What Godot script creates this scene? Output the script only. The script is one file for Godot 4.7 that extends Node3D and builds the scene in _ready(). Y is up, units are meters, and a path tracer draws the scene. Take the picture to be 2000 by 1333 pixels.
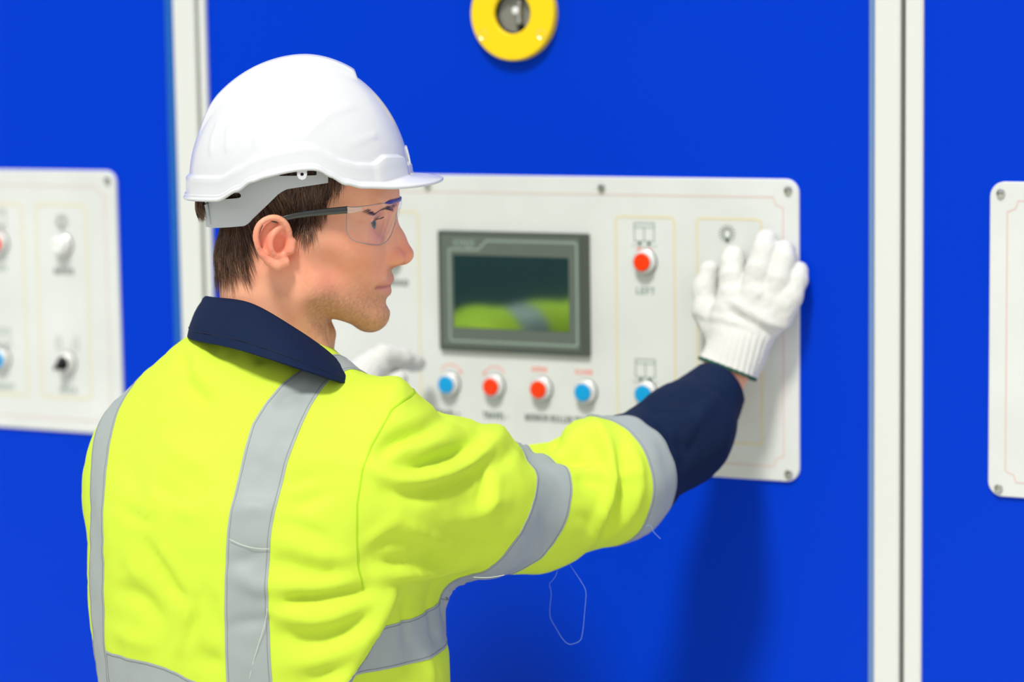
extends Node3D
# A technician in a hi-vis jacket at the control panel of a blue machine. World: x runs right along the machine's front,
# y is up, z points out of the machine's front (the front is the plane z = 0). Units are metres.

var mats := {}
var rng := RandomNumberGenerator.new()
var noise := FastNoiseLite.new()
var fine := FastNoiseLite.new()

func _ready():
	# ---- camera, sky, sun, exposure
	var cam := Camera3D.new()
	cam.name = "camera"
	add_child(cam)
	cam.transform = Transform3D(Basis(Vector3(0.88798, -0.01444, -0.45965), Vector3(-0.04027, 0.99323, -0.10899), Vector3(0.45811, 0.11529, 0.88139)).orthonormalized(), Vector3(1.5, 1.83, 2.834))
	var lens := CameraAttributesPhysical.new()
	lens.frustum_focal_length = 90.0
	lens.exposure_aperture = 2.6
	lens.frustum_focus_distance = 2.66
	lens.frustum_near = 0.05
	lens.frustum_far = 60.0
	cam.attributes = lens
	cam.keep_aspect = Camera3D.KEEP_HEIGHT
	cam.fov = rad_to_deg(2.0 * atan(666.5 / 5030.0))
	cam.near = 0.05
	cam.far = 60.0
	cam.current = true
	var env := Environment.new()
	var sky := Sky.new()
	var air := ProceduralSkyMaterial.new()
	air.sky_top_color = Color(0.93, 0.95, 0.97)
	air.sky_horizon_color = Color(0.97, 0.97, 0.96)
	air.ground_horizon_color = Color(0.80, 0.80, 0.78)
	air.ground_bottom_color = Color(0.62, 0.61, 0.58)
	air.sun_angle_max = 1.0
	air.sky_energy_multiplier = 0.90
	air.ground_energy_multiplier = 0.78
	sky.sky_material = air
	env.background_mode = Environment.BG_SKY
	env.sky = sky
	env.tonemap_mode = Environment.TONE_MAPPER_LINEAR
	env.tonemap_exposure = 1.0
	env.sdfgi_enabled = true
	env.ssao_enabled = true
	env.ssil_enabled = true
	var around := WorldEnvironment.new()
	around.name = "surroundings"
	around.environment = env
	add_child(around)
	var sun := DirectionalLight3D.new()
	sun.name = "sun"
	add_child(sun)
	sun.look_at_from_position(Vector3.ZERO, Vector3(-0.08, -1.5, -1.0), Vector3.UP)
	sun.light_color = Color(1.0, 0.985, 0.96)
	sun.light_energy = 0.98
	sun.light_angular_distance = 10.0
	sun.shadow_enabled = true
	rng.seed = 7
	noise.seed = 11
	noise.frequency = 1.0
	noise.noise_type = FastNoiseLite.TYPE_SIMPLEX_SMOOTH
	fine.seed = 5
	fine.frequency = 1.0
	fine.noise_type = FastNoiseLite.TYPE_SIMPLEX_SMOOTH
	fine.fractal_octaves = 3
	make_materials()
	build_setting()
	build_panels()
	build_person()
	build_helmet()
	build_glasses()

# ------------------------------------------------------------------ naming
func tag(o: Node, label: String, category: String, group := "", kind := ""):
	o.set_meta("label", label)
	if category:
		o.set_meta("category", category)
	if group:
		o.set_meta("group", group)
	if kind:
		o.set_meta("kind", kind)

func thing(called: String, at: Vector3, label: String, category: String, group := "") -> Node3D:
	var o := Node3D.new()
	o.name = numbered(called, self)
	add_child(o)
	o.position = at
	tag(o, label, category, group)
	return o

func numbered(called: String, parent: Node) -> String:
	if not parent.has_node(called):
		return called
	var k := 1
	while parent.has_node("%s_%03d" % [called, k]):
		k += 1
	return "%s_%03d" % [called, k]

func origin_of(o: Node) -> Vector3:
	var at := Vector3.ZERO
	while o != self:
		at += (o as Node3D).position
		o = o.get_parent()
	return at

# ------------------------------------------------------------------ meshes
class Surf:
	var v := PackedVector3Array()
	var n := PackedVector3Array()
	var w := PackedVector3Array()   # where the point lay before folds moved it
	var c := PackedColorArray()
	var uv := PackedVector2Array()
	var i := PackedInt32Array()     # counter-clockwise seen from outside

func normals(m: Surf):
	var n := PackedVector3Array()
	n.resize(m.v.size())
	var idx := m.i
	var v := m.v
	for k in range(0, idx.size(), 3):
		var a := idx[k]
		var b := idx[k + 1]
		var c := idx[k + 2]
		var f := (v[b] - v[a]).cross(v[c] - v[a])
		n[a] += f
		n[b] += f
		n[c] += f
	for k in n.size():
		n[k] = n[k].normalized()
	m.n = n

func commit(called: String, m: Surf, mat: Material, parent: Node) -> MeshInstance3D:
	var o := MeshInstance3D.new()
	o.name = numbered(called, parent)
	parent.add_child(o)
	if m.n.size() != m.v.size():
		normals(m)
	var off := origin_of(parent)
	var v := m.v.duplicate()
	if off != Vector3.ZERO:
		for k in v.size():
			v[k] -= off
	var idx := m.i.duplicate()
	for k in range(0, idx.size(), 3):
		var t := idx[k + 1]
		idx[k + 1] = idx[k + 2]
		idx[k + 2] = t
	var arr := []
	arr.resize(Mesh.ARRAY_MAX)
	arr[Mesh.ARRAY_VERTEX] = v
	arr[Mesh.ARRAY_NORMAL] = m.n
	arr[Mesh.ARRAY_INDEX] = idx
	if m.c.size() == v.size():
		arr[Mesh.ARRAY_COLOR] = m.c
	if m.uv.size() == v.size():
		arr[Mesh.ARRAY_TEX_UV] = m.uv
	var am := ArrayMesh.new()
	am.add_surface_from_arrays(Mesh.PRIMITIVE_TRIANGLES, arr)
	am.surface_set_material(0, mat)
	o.mesh = am
	return o

func put(called: String, mesh: Mesh, mat: Material, parent: Node, at: Vector3, turn := Vector3.ZERO) -> MeshInstance3D:
	var o := MeshInstance3D.new()
	o.name = numbered(called, parent)
	parent.add_child(o)
	o.mesh = mesh
	o.material_override = mat
	o.position = at - origin_of(parent)
	o.rotation = turn
	return o

func add_to(m: Surf, other: Surf):
	var base := m.v.size()
	m.v.append_array(other.v)
	m.n.append_array(other.n)
	m.w.append_array(other.w)
	m.c.append_array(other.c)
	m.uv.append_array(other.uv)
	for k in other.i:
		m.i.append(k + base)

# rows x columns of points; joined round in either direction on request
func lattice(rows: Array, round_u := false, round_v := false) -> Surf:
	var m := Surf.new()
	var nr := rows.size()
	var nc: int = rows[0].size()
	for r in nr:
		m.v.append_array(rows[r])
		for c in nc:
			m.uv.append(Vector2(float(c) / (nc - 1), float(r) / (nr - 1)))
	for r in (nr if round_v else nr - 1):
		var r2 := (r + 1) % nr
		for c in (nc if round_u else nc - 1):
			var c2 := (c + 1) % nc
			m.i.append_array(PackedInt32Array([r * nc + c, r * nc + c2, r2 * nc + c2, r * nc + c, r2 * nc + c2, r2 * nc + c]))
	normals(m)
	return m

func flip(m: Surf):
	for k in range(0, m.i.size(), 3):
		var t := m.i[k + 1]
		m.i[k + 1] = m.i[k + 2]
		m.i[k + 2] = t
	normals(m)

# a sheet gets a back and edges, so that it has thickness (backwards along its normals)
func thicken(m: Surf, depth: float) -> Surf:
	if m.n.size() != m.v.size():
		normals(m)
	var out := Surf.new()
	var count := m.v.size()
	out.v = m.v.duplicate()
	out.i = m.i.duplicate()
	for k in count:
		out.v.append(m.v[k] - m.n[k] * depth)
	for k in range(0, m.i.size(), 3):
		out.i.append_array(PackedInt32Array([m.i[k] + count, m.i[k + 2] + count, m.i[k + 1] + count]))
	out.n = m.n.duplicate()
	for k in count:
		out.n.append(-m.n[k])
	add_rim(m, out, depth)
	return out

func add_rim(m: Surf, out: Surf, depth: float):
	var edges := {}
	for k in range(0, m.i.size(), 3):
		for e in 3:
			var a := m.i[k + e]
			var b := m.i[k + (e + 1) % 3]
			var back := b * 4194304 + a
			if edges.has(back):
				edges.erase(back)
			else:
				edges[a * 4194304 + b] = true
	for key: int in edges:
		var a := key / 4194304
		var b := key % 4194304
		var s := out.v.size()
		var pa := m.v[a]
		var pb := m.v[b]
		var qa := pa - m.n[a] * depth
		var qb := pb - m.n[b] * depth
		var side := (pb - pa).cross(m.n[a]).normalized()
		out.v.append_array(PackedVector3Array([pa, pb, qb, qa]))
		out.n.append_array(PackedVector3Array([side, side, side, side]))
		out.i.append_array(PackedInt32Array([s, s + 2, s + 1, s, s + 3, s + 2]))

func raised(m: Surf, height: float, depth: float) -> Surf:
	var out := Surf.new()
	out.n = m.n.duplicate()
	out.i = m.i.duplicate()
	for k in m.v.size():
		out.v.append(m.v[k] + m.n[k] * height)
	var top := Surf.new()
	top.v = out.v
	top.n = m.n
	top.i = m.i
	var o2 := Surf.new()
	o2.v = out.v.duplicate()
	o2.n = out.n.duplicate()
	o2.i = out.i.duplicate()
	add_rim(top, o2, depth)
	return o2

# the part of a skin where g > 0, cut cleanly through its triangles
func clip(m: Surf, g: PackedFloat32Array) -> Surf:
	var out := Surf.new()
	var has_w := m.w.size() == m.v.size()
	var has_c := m.c.size() == m.v.size()
	var map := PackedInt32Array()
	map.resize(m.v.size())
	map.fill(-1)
	var cut := {}
	for k in range(0, m.i.size(), 3):
		var t := [m.i[k], m.i[k + 1], m.i[k + 2]]
		var inside := int(g[t[0]] > 0.0) + int(g[t[1]] > 0.0) + int(g[t[2]] > 0.0)
		if inside == 0:
			continue
		var poly := PackedInt32Array()
		for e in 3:
			var a: int = t[e]
			var b: int = t[(e + 1) % 3]
			if g[a] > 0.0:
				if map[a] < 0:
					map[a] = out.v.size()
					out.v.append(m.v[a])
					out.n.append(m.n[a])
					if has_w:
						out.w.append(m.w[a])
					if has_c:
						out.c.append(m.c[a])
				poly.append(map[a])
			if (g[a] > 0.0) != (g[b] > 0.0):
				var key := mini(a, b) * 4194304 + maxi(a, b)
				if not cut.has(key):
					var s := g[a] / (g[a] - g[b])
					cut[key] = out.v.size()
					out.v.append(m.v[a].lerp(m.v[b], s))
					out.n.append(m.n[a].lerp(m.n[b], s).normalized())
					if has_w:
						out.w.append(m.w[a].lerp(m.w[b], s))
					if has_c:
						out.c.append(m.c[a].lerp(m.c[b], s))
				poly.append(cut[key])
		out.i.append_array(PackedInt32Array([poly[0], poly[1], poly[2]]))
		if poly.size() == 4:
			out.i.append_array(PackedInt32Array([poly[0], poly[2], poly[3]]))
	return out

# a narrow ribbon along the line where g = 0
func isoline(m: Surf, g: PackedFloat32Array, wide: float, lift: float) -> Surf:
	var out := Surf.new()
	for k in range(0, m.i.size(), 3):
		var pts := PackedVector3Array()
		var nr := Vector3.ZERO
		for e in 3:
			var a := m.i[k + e]
			var b := m.i[k + (e + 1) % 3]
			if (g[a] > 0.0) != (g[b] > 0.0) and absf(g[a] - g[b]) < 0.05:
				var s := g[a] / (g[a] - g[b])
				pts.append(m.v[a].lerp(m.v[b], s))
				nr += m.n[a].lerp(m.n[b], s)
		if pts.size() == 2:
			var n := nr.normalized()
			var d := pts[1] - pts[0]
			if d.length() < 1e-6:
				continue
			var side := n.cross(d).normalized() * wide * 0.5
			var along := d.normalized() * 0.0002
			var b := out.v.size()
			var top := n * lift
			for q in [pts[0] - along - side, pts[1] + along - side, pts[1] + along + side, pts[0] - along + side]:
				out.v.append(q + top)
				out.n.append(n)
			for q in [pts[0] - along - side * 1.3, pts[1] + along - side * 1.3, pts[1] + along + side * 1.3, pts[0] - along + side * 1.3]:
				out.v.append(q - n * 0.0004)
				out.n.append(n)
			out.i.append_array(PackedInt32Array([b, b + 1, b + 2, b, b + 2, b + 3, b + 4, b + 5, b + 1, b + 4, b + 1, b, b + 3, b + 2, b + 6, b + 3, b + 6, b + 7]))
	return out

# evens out numbers that belong to a skin's points with those of their neighbours
func blur(m: Surf, d: PackedFloat32Array, times: int) -> PackedFloat32Array:
	for t in times:
		var sum := PackedFloat32Array()
		sum.resize(d.size())
		var cnt := PackedFloat32Array()
		cnt.resize(d.size())
		for k in range(0, m.i.size(), 3):
			var a := m.i[k]
			var b := m.i[k + 1]
			var c := m.i[k + 2]
			var s := d[a] + d[b] + d[c]
			sum[a] += s
			sum[b] += s
			sum[c] += s
			cnt[a] += 3.0
			cnt[b] += 3.0
			cnt[c] += 3.0
		for k in d.size():
			d[k] = sum[k] / maxf(1.0, cnt[k])
	return d

# slides every point towards the middle of its neighbours
func relax(m: Surf, times: int):
	for t in times:
		var sum := PackedVector3Array()
		sum.resize(m.v.size())
		var cnt := PackedFloat32Array()
		cnt.resize(m.v.size())
		for k in range(0, m.i.size(), 3):
			var a := m.i[k]
			var b := m.i[k + 1]
			var c := m.i[k + 2]
			var s := m.v[a] + m.v[b] + m.v[c]
			sum[a] += s
			sum[b] += s
			sum[c] += s
			cnt[a] += 3.0
			cnt[b] += 3.0
			cnt[c] += 3.0
		for k in cnt.size():
			m.v[k] = sum[k] / maxf(1.0, cnt[k])
	normals(m)

func smooth_normals(m: Surf, times: int):
	for t in times:
		var n := PackedVector3Array()
		n.resize(m.n.size())
		for k in range(0, m.i.size(), 3):
			var s := m.n[m.i[k]] + m.n[m.i[k + 1]] + m.n[m.i[k + 2]]
			n[m.i[k]] += s
			n[m.i[k + 1]] += s
			n[m.i[k + 2]] += s
		for k in n.size():
			n[k] = n[k].normalized()
		m.n = n

func tube(path: PackedVector3Array, radii: Array, sides := 8, closed := false) -> Surf:
	var rows := []
	var up := Vector3(0.13, 0.21, 0.97)
	for k in path.size():
		var a := path[maxi(k - 1, 0)] if not closed else path[(k - 1 + path.size()) % path.size()]
		var b := path[mini(k + 1, path.size() - 1)] if not closed else path[(k + 1) % path.size()]
		var t := (b - a).normalized()
		up = (up - t * up.dot(t)).normalized()
		var s := t.cross(up)
		var r: float = radii[mini(k, radii.size() - 1)]
		var row := PackedVector3Array()
		for j in sides:
			var q := TAU * j / sides
			row.append(path[k] + (up * cos(q) + s * sin(q)) * r)
		rows.append(row)
	var m := lattice(rows, true, closed)
	flip(m)
	if not closed:
		for e in 2:
			var ring := 0 if e == 0 else (path.size() - 1) * sides
			var mid := m.v.size()
			m.v.append(path[0] if e == 0 else path[path.size() - 1])
			m.n.append((path[0] - path[1]).normalized() if e == 0 else (path[path.size() - 1] - path[path.size() - 2]).normalized())
			m.uv.append(Vector2.ZERO)
			for j in sides:
				var j2 := (j + 1) % sides
				m.i.append_array(PackedInt32Array([mid, ring + j, ring + j2] if e == 1 else [mid, ring + j2, ring + j]))
		normals(m)
	return m

# turned about the z axis: profile of (radius, z), the outside to the right of its run
func turned(profile: PackedVector2Array, at: Vector3, sides := 32) -> Surf:
	var m := Surf.new()
	for k in profile.size() - 1:
		var a := profile[k]
		var b := profile[k + 1]
		var d := (b - a).normalized()
		var nr := Vector2(d.y, -d.x)
		var s := m.v.size()
		for j in sides + 1:
			var q := TAU * j / sides
			var e := Vector3(cos(q), sin(q), 0)
			m.v.append(at + e * a.x + Vector3(0, 0, a.y))
			m.v.append(at + e * b.x + Vector3(0, 0, b.y))
			var n := e * nr.x + Vector3(0, 0, nr.y)
			m.n.append(n)
			m.n.append(n)
		for j in sides:
			var q := s + j * 2
			m.i.append_array(PackedInt32Array([q, q + 2, q + 3, q, q + 3, q + 1]))
	return m

func box(lo: Vector3, hi: Vector3, bevel := 0.0) -> Surf:
	var m := Surf.new()
	var c := (lo + hi) * 0.5
	var h := (hi - lo) * 0.5
	var hb := h - Vector3.ONE * bevel
	var face := func(a: Vector3, b: Vector3, d: Vector3, e: Vector3):
		var n := (b - a).cross(d - a).normalized()
		if n.dot((a + b + d + e) * 0.25) < 0.0:
			n = -n
			var t := b
			b = e
			e = t
		var s := m.v.size()
		m.v.append_array(PackedVector3Array([c + a, c + b, c + d, c + e]))
		m.n.append_array(PackedVector3Array([n, n, n, n]))
		m.i.append_array(PackedInt32Array([s, s + 1, s + 2, s, s + 2, s + 3]))
	for ax in 3:
		for sg in [-1.0, 1.0]:
			var u := (ax + 1) % 3
			var w := (ax + 2) % 3
			var pts := []
			for q in [[-1, -1], [1, -1], [1, 1], [-1, 1]]:
				var p := Vector3.ZERO
				p[ax] = h[ax] * sg
				p[u] = hb[u] * q[0]
				p[w] = hb[w] * q[1]
				pts.append(p)
			face.call(pts[0], pts[1], pts[2], pts[3])
	if bevel > 0.0:
		for ax in 3:
			var u := (ax + 1) % 3
			var w := (ax + 2) % 3
			for q in [[-1, -1], [1, -1], [1, 1], [-1, 1]]:
				var pts := []
				for e in [[-1.0, 0], [1.0, 0], [1.0, 1], [-1.0, 1]]:
					var p := Vector3.ZERO
					p[ax] = hb[ax] * e[0]
					p[u] = (h[u] if e[1] == 0 else hb[u]) * q[0]
					p[w] = (hb[w] if e[1] == 0 else h[w]) * q[1]
					pts.append(p)
				face.call(pts[0], pts[1], pts[2], pts[3])
		for sx in [-1.0, 1.0]:
			for sy in [-1.0, 1.0]:
				for sz in [-1.0, 1.0]:
					var s := m.v.size()
					var g := Vector3(sx, sy, sz)
					m.v.append_array(PackedVector3Array([c + Vector3(h.x * sx, hb.y * sy, hb.z * sz), c + Vector3(hb.x * sx, h.y * sy, hb.z * sz), c + Vector3(hb.x * sx, hb.y * sy, h.z * sz)]))
					var n := g.normalized()
					m.n.append_array(PackedVector3Array([n, n, n]))
					m.i.append_array(PackedInt32Array([s, s + 1, s + 2] if sx * sy * sz > 0 else [s, s + 2, s + 1]))
	return m

# a flat outline in x and y made into a plate from z0 to z1, its front edge chamfered
func slab(outline: PackedVector2Array, z0: float, z1: float, chamfer := 0.0, holes := []) -> Surf:
	var m := Surf.new()
	if Geometry2D.is_polygon_clockwise(outline):
		outline.reverse()
	var front := outline
	if chamfer > 0.0:
		front = inset(outline, chamfer)
	for side in 2:
		var ring := front if side == 1 else outline
		var z := z1 if side == 1 else z0
		var s := m.v.size()
		for p in ring:
			m.v.append(Vector3(p.x, p.y, z))
			m.n.append(Vector3(0, 0, 1 if side == 1 else -1))
		var tri := Geometry2D.triangulate_polygon(ring)
		for k in range(0, tri.size(), 3):
			var a := ring[tri[k]]
			var b := ring[tri[k + 1]]
			var c := ring[tri[k + 2]]
			var ccw := (b - a).cross(c - a) > 0
			if ccw == (side == 1):
				m.i.append_array(PackedInt32Array([s + tri[k], s + tri[k + 1], s + tri[k + 2]]))
			else:
				m.i.append_array(PackedInt32Array([s + tri[k], s + tri[k + 2], s + tri[k + 1]]))
	var count := outline.size()
	for k in count:
		var k2 := (k + 1) % count
		var d := (outline[k2] - outline[k]).normalized()
		var n := Vector3(d.y, -d.x, 0)
		var zc := z1 - chamfer
		var s := m.v.size()
		m.v.append_array(PackedVector3Array([Vector3(outline[k].x, outline[k].y, z0), Vector3(outline[k2].x, outline[k2].y, z0), Vector3(outline[k2].x, outline[k2].y, zc), Vector3(outline[k].x, outline[k].y, zc)]))
		m.n.append_array(PackedVector3Array([n, n, n, n]))
		m.i.append_array(PackedInt32Array([s, s + 1, s + 2, s, s + 2, s + 3]))
		if chamfer > 0.0:
			s = m.v.size()
			var n2 := (n + Vector3(0, 0, 1)).normalized()
			m.v.append_array(PackedVector3Array([Vector3(outline[k].x, outline[k].y, zc), Vector3(outline[k2].x, outline[k2].y, zc), Vector3(front[k2].x, front[k2].y, z1), Vector3(front[k].x, front[k].y, z1)]))
			m.n.append_array(PackedVector3Array([n2, n2, n2, n2]))
			m.i.append_array(PackedInt32Array([s, s + 1, s + 2, s, s + 2, s + 3]))
	return m

func inset(ring: PackedVector2Array, by: float) -> PackedVector2Array:
	var out := PackedVector2Array()
	var c := ring.size()
	for k in c:
		var d0 := (ring[k] - ring[(k - 1 + c) % c]).normalized()
		var d1 := (ring[(k + 1) % c] - ring[k]).normalized()
		var n0 := Vector2(-d0.y, d0.x)
		var n1 := Vector2(-d1.y, d1.x)
		var n := (n0 + n1).normalized()
		out.append(ring[k] + n * by / maxf(0.3, n.dot(n0)))
	return out

func rounded(x0: float, y0: float, x1: float, y1: float, r: float, steps := 6) -> PackedVector2Array:
	var out := PackedVector2Array()
	for q in [[x1 - r, y0 + r, -PI / 2], [x1 - r, y1 - r, 0.0], [x0 + r, y1 - r, PI / 2], [x0 + r, y0 + r, PI]]:
		for k in steps + 1:
			var a: float = q[2] + PI / 2 * k / steps
			out.append(Vector2(q[0] + cos(a) * r, q[1] + sin(a) * r))
	return out

# a printed or raised line of a given width along a path on the plane z
func line(path: PackedVector2Array, width: float, z0: float, z1: float, closed := false) -> Surf:
	var m := Surf.new()
	var c := path.size()
	var a := PackedVector2Array()
	var b := PackedVector2Array()
	for k in c:
		var p0 := path[(k - 1 + c) % c] if (closed or k > 0) else path[k] * 2.0 - path[k + 1]
		var p1 := path[(k + 1) % c] if (closed or k < c - 1) else path[k] * 2.0 - path[k - 1]
		var d0 := (path[k] - p0).normalized()
		var d1 := (p1 - path[k]).normalized()
		var n0 := Vector2(-d0.y, d0.x)
		var n := (n0 + Vector2(-d1.y, d1.x)).normalized()
		var h := width * 0.5 / maxf(0.4, n.dot(n0))
		a.append(path[k] + n * h)
		b.append(path[k] - n * h)
	for k in (c if closed else c - 1):
		var k2 := (k + 1) % c
		add_to(m, quad_block(b[k], b[k2], a[k2], a[k], z0, z1))
	return m

func quad_block(a: Vector2, b: Vector2, c: Vector2, d: Vector2, z0: float, z1: float) -> Surf:
	return slab(PackedVector2Array([a, b, c, d]), z0, z1)

func smooth_path(pts: Array, per: int, closed := false) -> PackedVector3Array:
	var out := PackedVector3Array()
	var c := pts.size()
	for k in (c if closed else c - 1):
		var p0: Vector3 = pts[(k - 1 + c) % c] if (closed or k > 0) else pts[0]
		var p1: Vector3 = pts[k]
		var p2: Vector3 = pts[(k + 1) % c]
		var p3: Vector3 = pts[(k + 2) % c] if (closed or k < c - 2) else pts[c - 1]
		for s in per:
			var t := float(s) / per
			out.append(0.5 * (2.0 * p1 + (p2 - p0) * t + (2.0 * p0 - 5.0 * p1 + 4.0 * p2 - p3) * t * t + (3.0 * p1 - p0 - 3.0 * p2 + p3) * t * t * t))
	if not closed:
		out.append(pts[c - 1])
	return out

# a smooth curve through a list of [x, y], without overshoot
func curve_table(t: Array, x: float) -> float:
	var c := t.size()
	if x <= t[0][0]:
		return t[0][1]
	for k in c - 1:
		if x <= t[k + 1][0]:
			var h: float = t[k + 1][0] - t[k][0]
			var u: float = (x - t[k][0]) / h
			var d: float = (t[k + 1][1] - t[k][1]) / h
			var m0 := d
			var m1 := d
			if k > 0:
				var e: float = (t[k][1] - t[k - 1][1]) / (t[k][0] - t[k - 1][0])
				m0 = 0.0 if e * d <= 0.0 else 2.0 * e * d / (e + d)
			if k < c - 2:
				var e: float = (t[k + 2][1] - t[k + 1][1]) / (t[k + 2][0] - t[k + 1][0])
				m1 = 0.0 if e * d <= 0.0 else 2.0 * e * d / (e + d)
			var a := u * u * (3.0 - 2.0 * u)
			return t[k][1] * (1.0 - a) + t[k + 1][1] * a + h * (m0 * u * (1.0 - u) * (1.0 - u) - m1 * u * u * (1.0 - u))
	return t[c - 1][1]

# piecewise linear look-up in a list of [x, y]
func table(t: Array, x: float) -> float:
	if x <= t[0][0]:
		return t[0][1]
	for k in t.size() - 1:
		if x <= t[k + 1][0]:
			return lerpf(t[k][1], t[k + 1][1], (x - t[k][0]) / (t[k + 1][0] - t[k][0]))
	return t[t.size() - 1][1]

# the same, eased between its entries
func ease_table(t: Array, x: float) -> float:
	if x <= t[0][0]:
		return t[0][1]
	for k in t.size() - 1:
		if x <= t[k + 1][0]:
			return lerpf(t[k][1], t[k + 1][1], smoothstep(0.0, 1.0, (x - t[k][0]) / (t[k + 1][0] - t[k][0])))
	return t[t.size() - 1][1]

# signed distance to a polygon in the plane: below zero inside
func poly_dist(p: Vector2, poly: PackedVector2Array) -> float:
	var d := 1e9
	var inside := false
	var c := poly.size()
	var j := c - 1
	for i in c:
		var a := poly[i]
		var b := poly[j]
		var e := b - a
		var q := p - a
		var t := clampf(q.dot(e) / e.length_squared(), 0.0, 1.0)
		d = minf(d, (q - e * t).length_squared())
		if (a.y > p.y) != (b.y > p.y) and p.x < (b.x - a.x) * (p.y - a.y) / (b.y - a.y) + a.x:
			inside = not inside
		j = i
	return -sqrt(d) if inside else sqrt(d)

# ------------------------------------------------------------------ bodies as a field of blended shapes
class Lump:
	var t := 0           # 0 tapered capsule, 1 ellipsoid, 2 upright elliptic column, 3 half space (p.n < h is solid)
	var a := Vector3.ZERO
	var ba := Vector3.ZERO
	var il := 0.0
	var ra := 0.0
	var dr := 0.0
	var inv := Basis()
	var r := Vector3.ONE
	var r2 := Vector3.ONE
	var k := 0.0
	var cut := false

func cap(f: Array, a: Vector3, b: Vector3, ra: float, rb: float, k: float, cut := false):
	var l := Lump.new()
	l.a = a
	l.ba = b - a
	l.il = 1.0 / maxf(1e-9, l.ba.length_squared())
	l.ra = ra
	l.dr = rb - ra
	l.k = k
	l.cut = cut
	f.append(l)

func egg(f: Array, c: Vector3, r: Vector3, k: float, cut := false, turn := Basis()):
	var l := Lump.new()
	l.t = 1
	l.a = c
	l.inv = turn.inverse()
	l.r = r
	l.r2 = r * r
	l.k = k
	l.cut = cut
	f.append(l)

# centre, radii at the bottom (x, z) and top, half height, rounding
func column(f: Array, c: Vector3, low: Vector2, high: Vector2, half: float, k: float):
	var l := Lump.new()
	l.t = 2
	l.a = c
	l.r = Vector3(low.x, half, low.y)
	l.r2 = Vector3(high.x, 0.0, high.y)
	l.k = k
	f.append(l)

func dist(l: Lump, p: Vector3) -> float:
	if l.t == 0:
		var pa := p - l.a
		var h := clampf(pa.dot(l.ba) * l.il, 0.0, 1.0)
		return (pa - l.ba * h).length() - l.ra - l.dr * h
	var q := l.inv * (p - l.a)
	if l.t == 1:
		var k0 := (q / l.r).length()
		return k0 * (k0 - 1.0) / maxf(1e-6, (q / l.r2).length()) if k0 > 1e-4 else -minf(l.r.x, minf(l.r.y, l.r.z))
	var s := clampf(q.y / l.r.y * 0.5 + 0.5, 0.0, 1.0)
	var rx := lerpf(l.r.x, l.r2.x, s)
	var rz := lerpf(l.r.z, l.r2.z, s)
	var e := Vector2(q.x / rx, q.z / rz)
	var k1 := e.length()
	var side := k1 * (k1 - 1.0) / maxf(1e-6, Vector2(e.x / rx, e.y / rz).length())
	var high := absf(q.y) - l.r.y
	return maxf(side, high) if side < 0.0 or high < 0.0 else Vector2(side, high).length()

func field(p: Vector3, act: Array) -> float:
	var d := 1e9
	for l: Lump in act:
		var e: float
		if l.t == 0:
			var pa := p - l.a
			var h := clampf(pa.dot(l.ba) * l.il, 0.0, 1.0)
			e = (pa - l.ba * h).length() - l.ra - l.dr * h
		else:
			e = dist(l, p)
		if l.cut:
			var g := maxf(l.k - absf(d + e), 0.0)
			d = maxf(d, -e) + g * g * 0.25 / l.k
		else:
			var g := maxf(l.k - absf(d - e), 0.0)
			d = minf(d, e) - g * g * 0.25 / l.k
	return d

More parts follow.
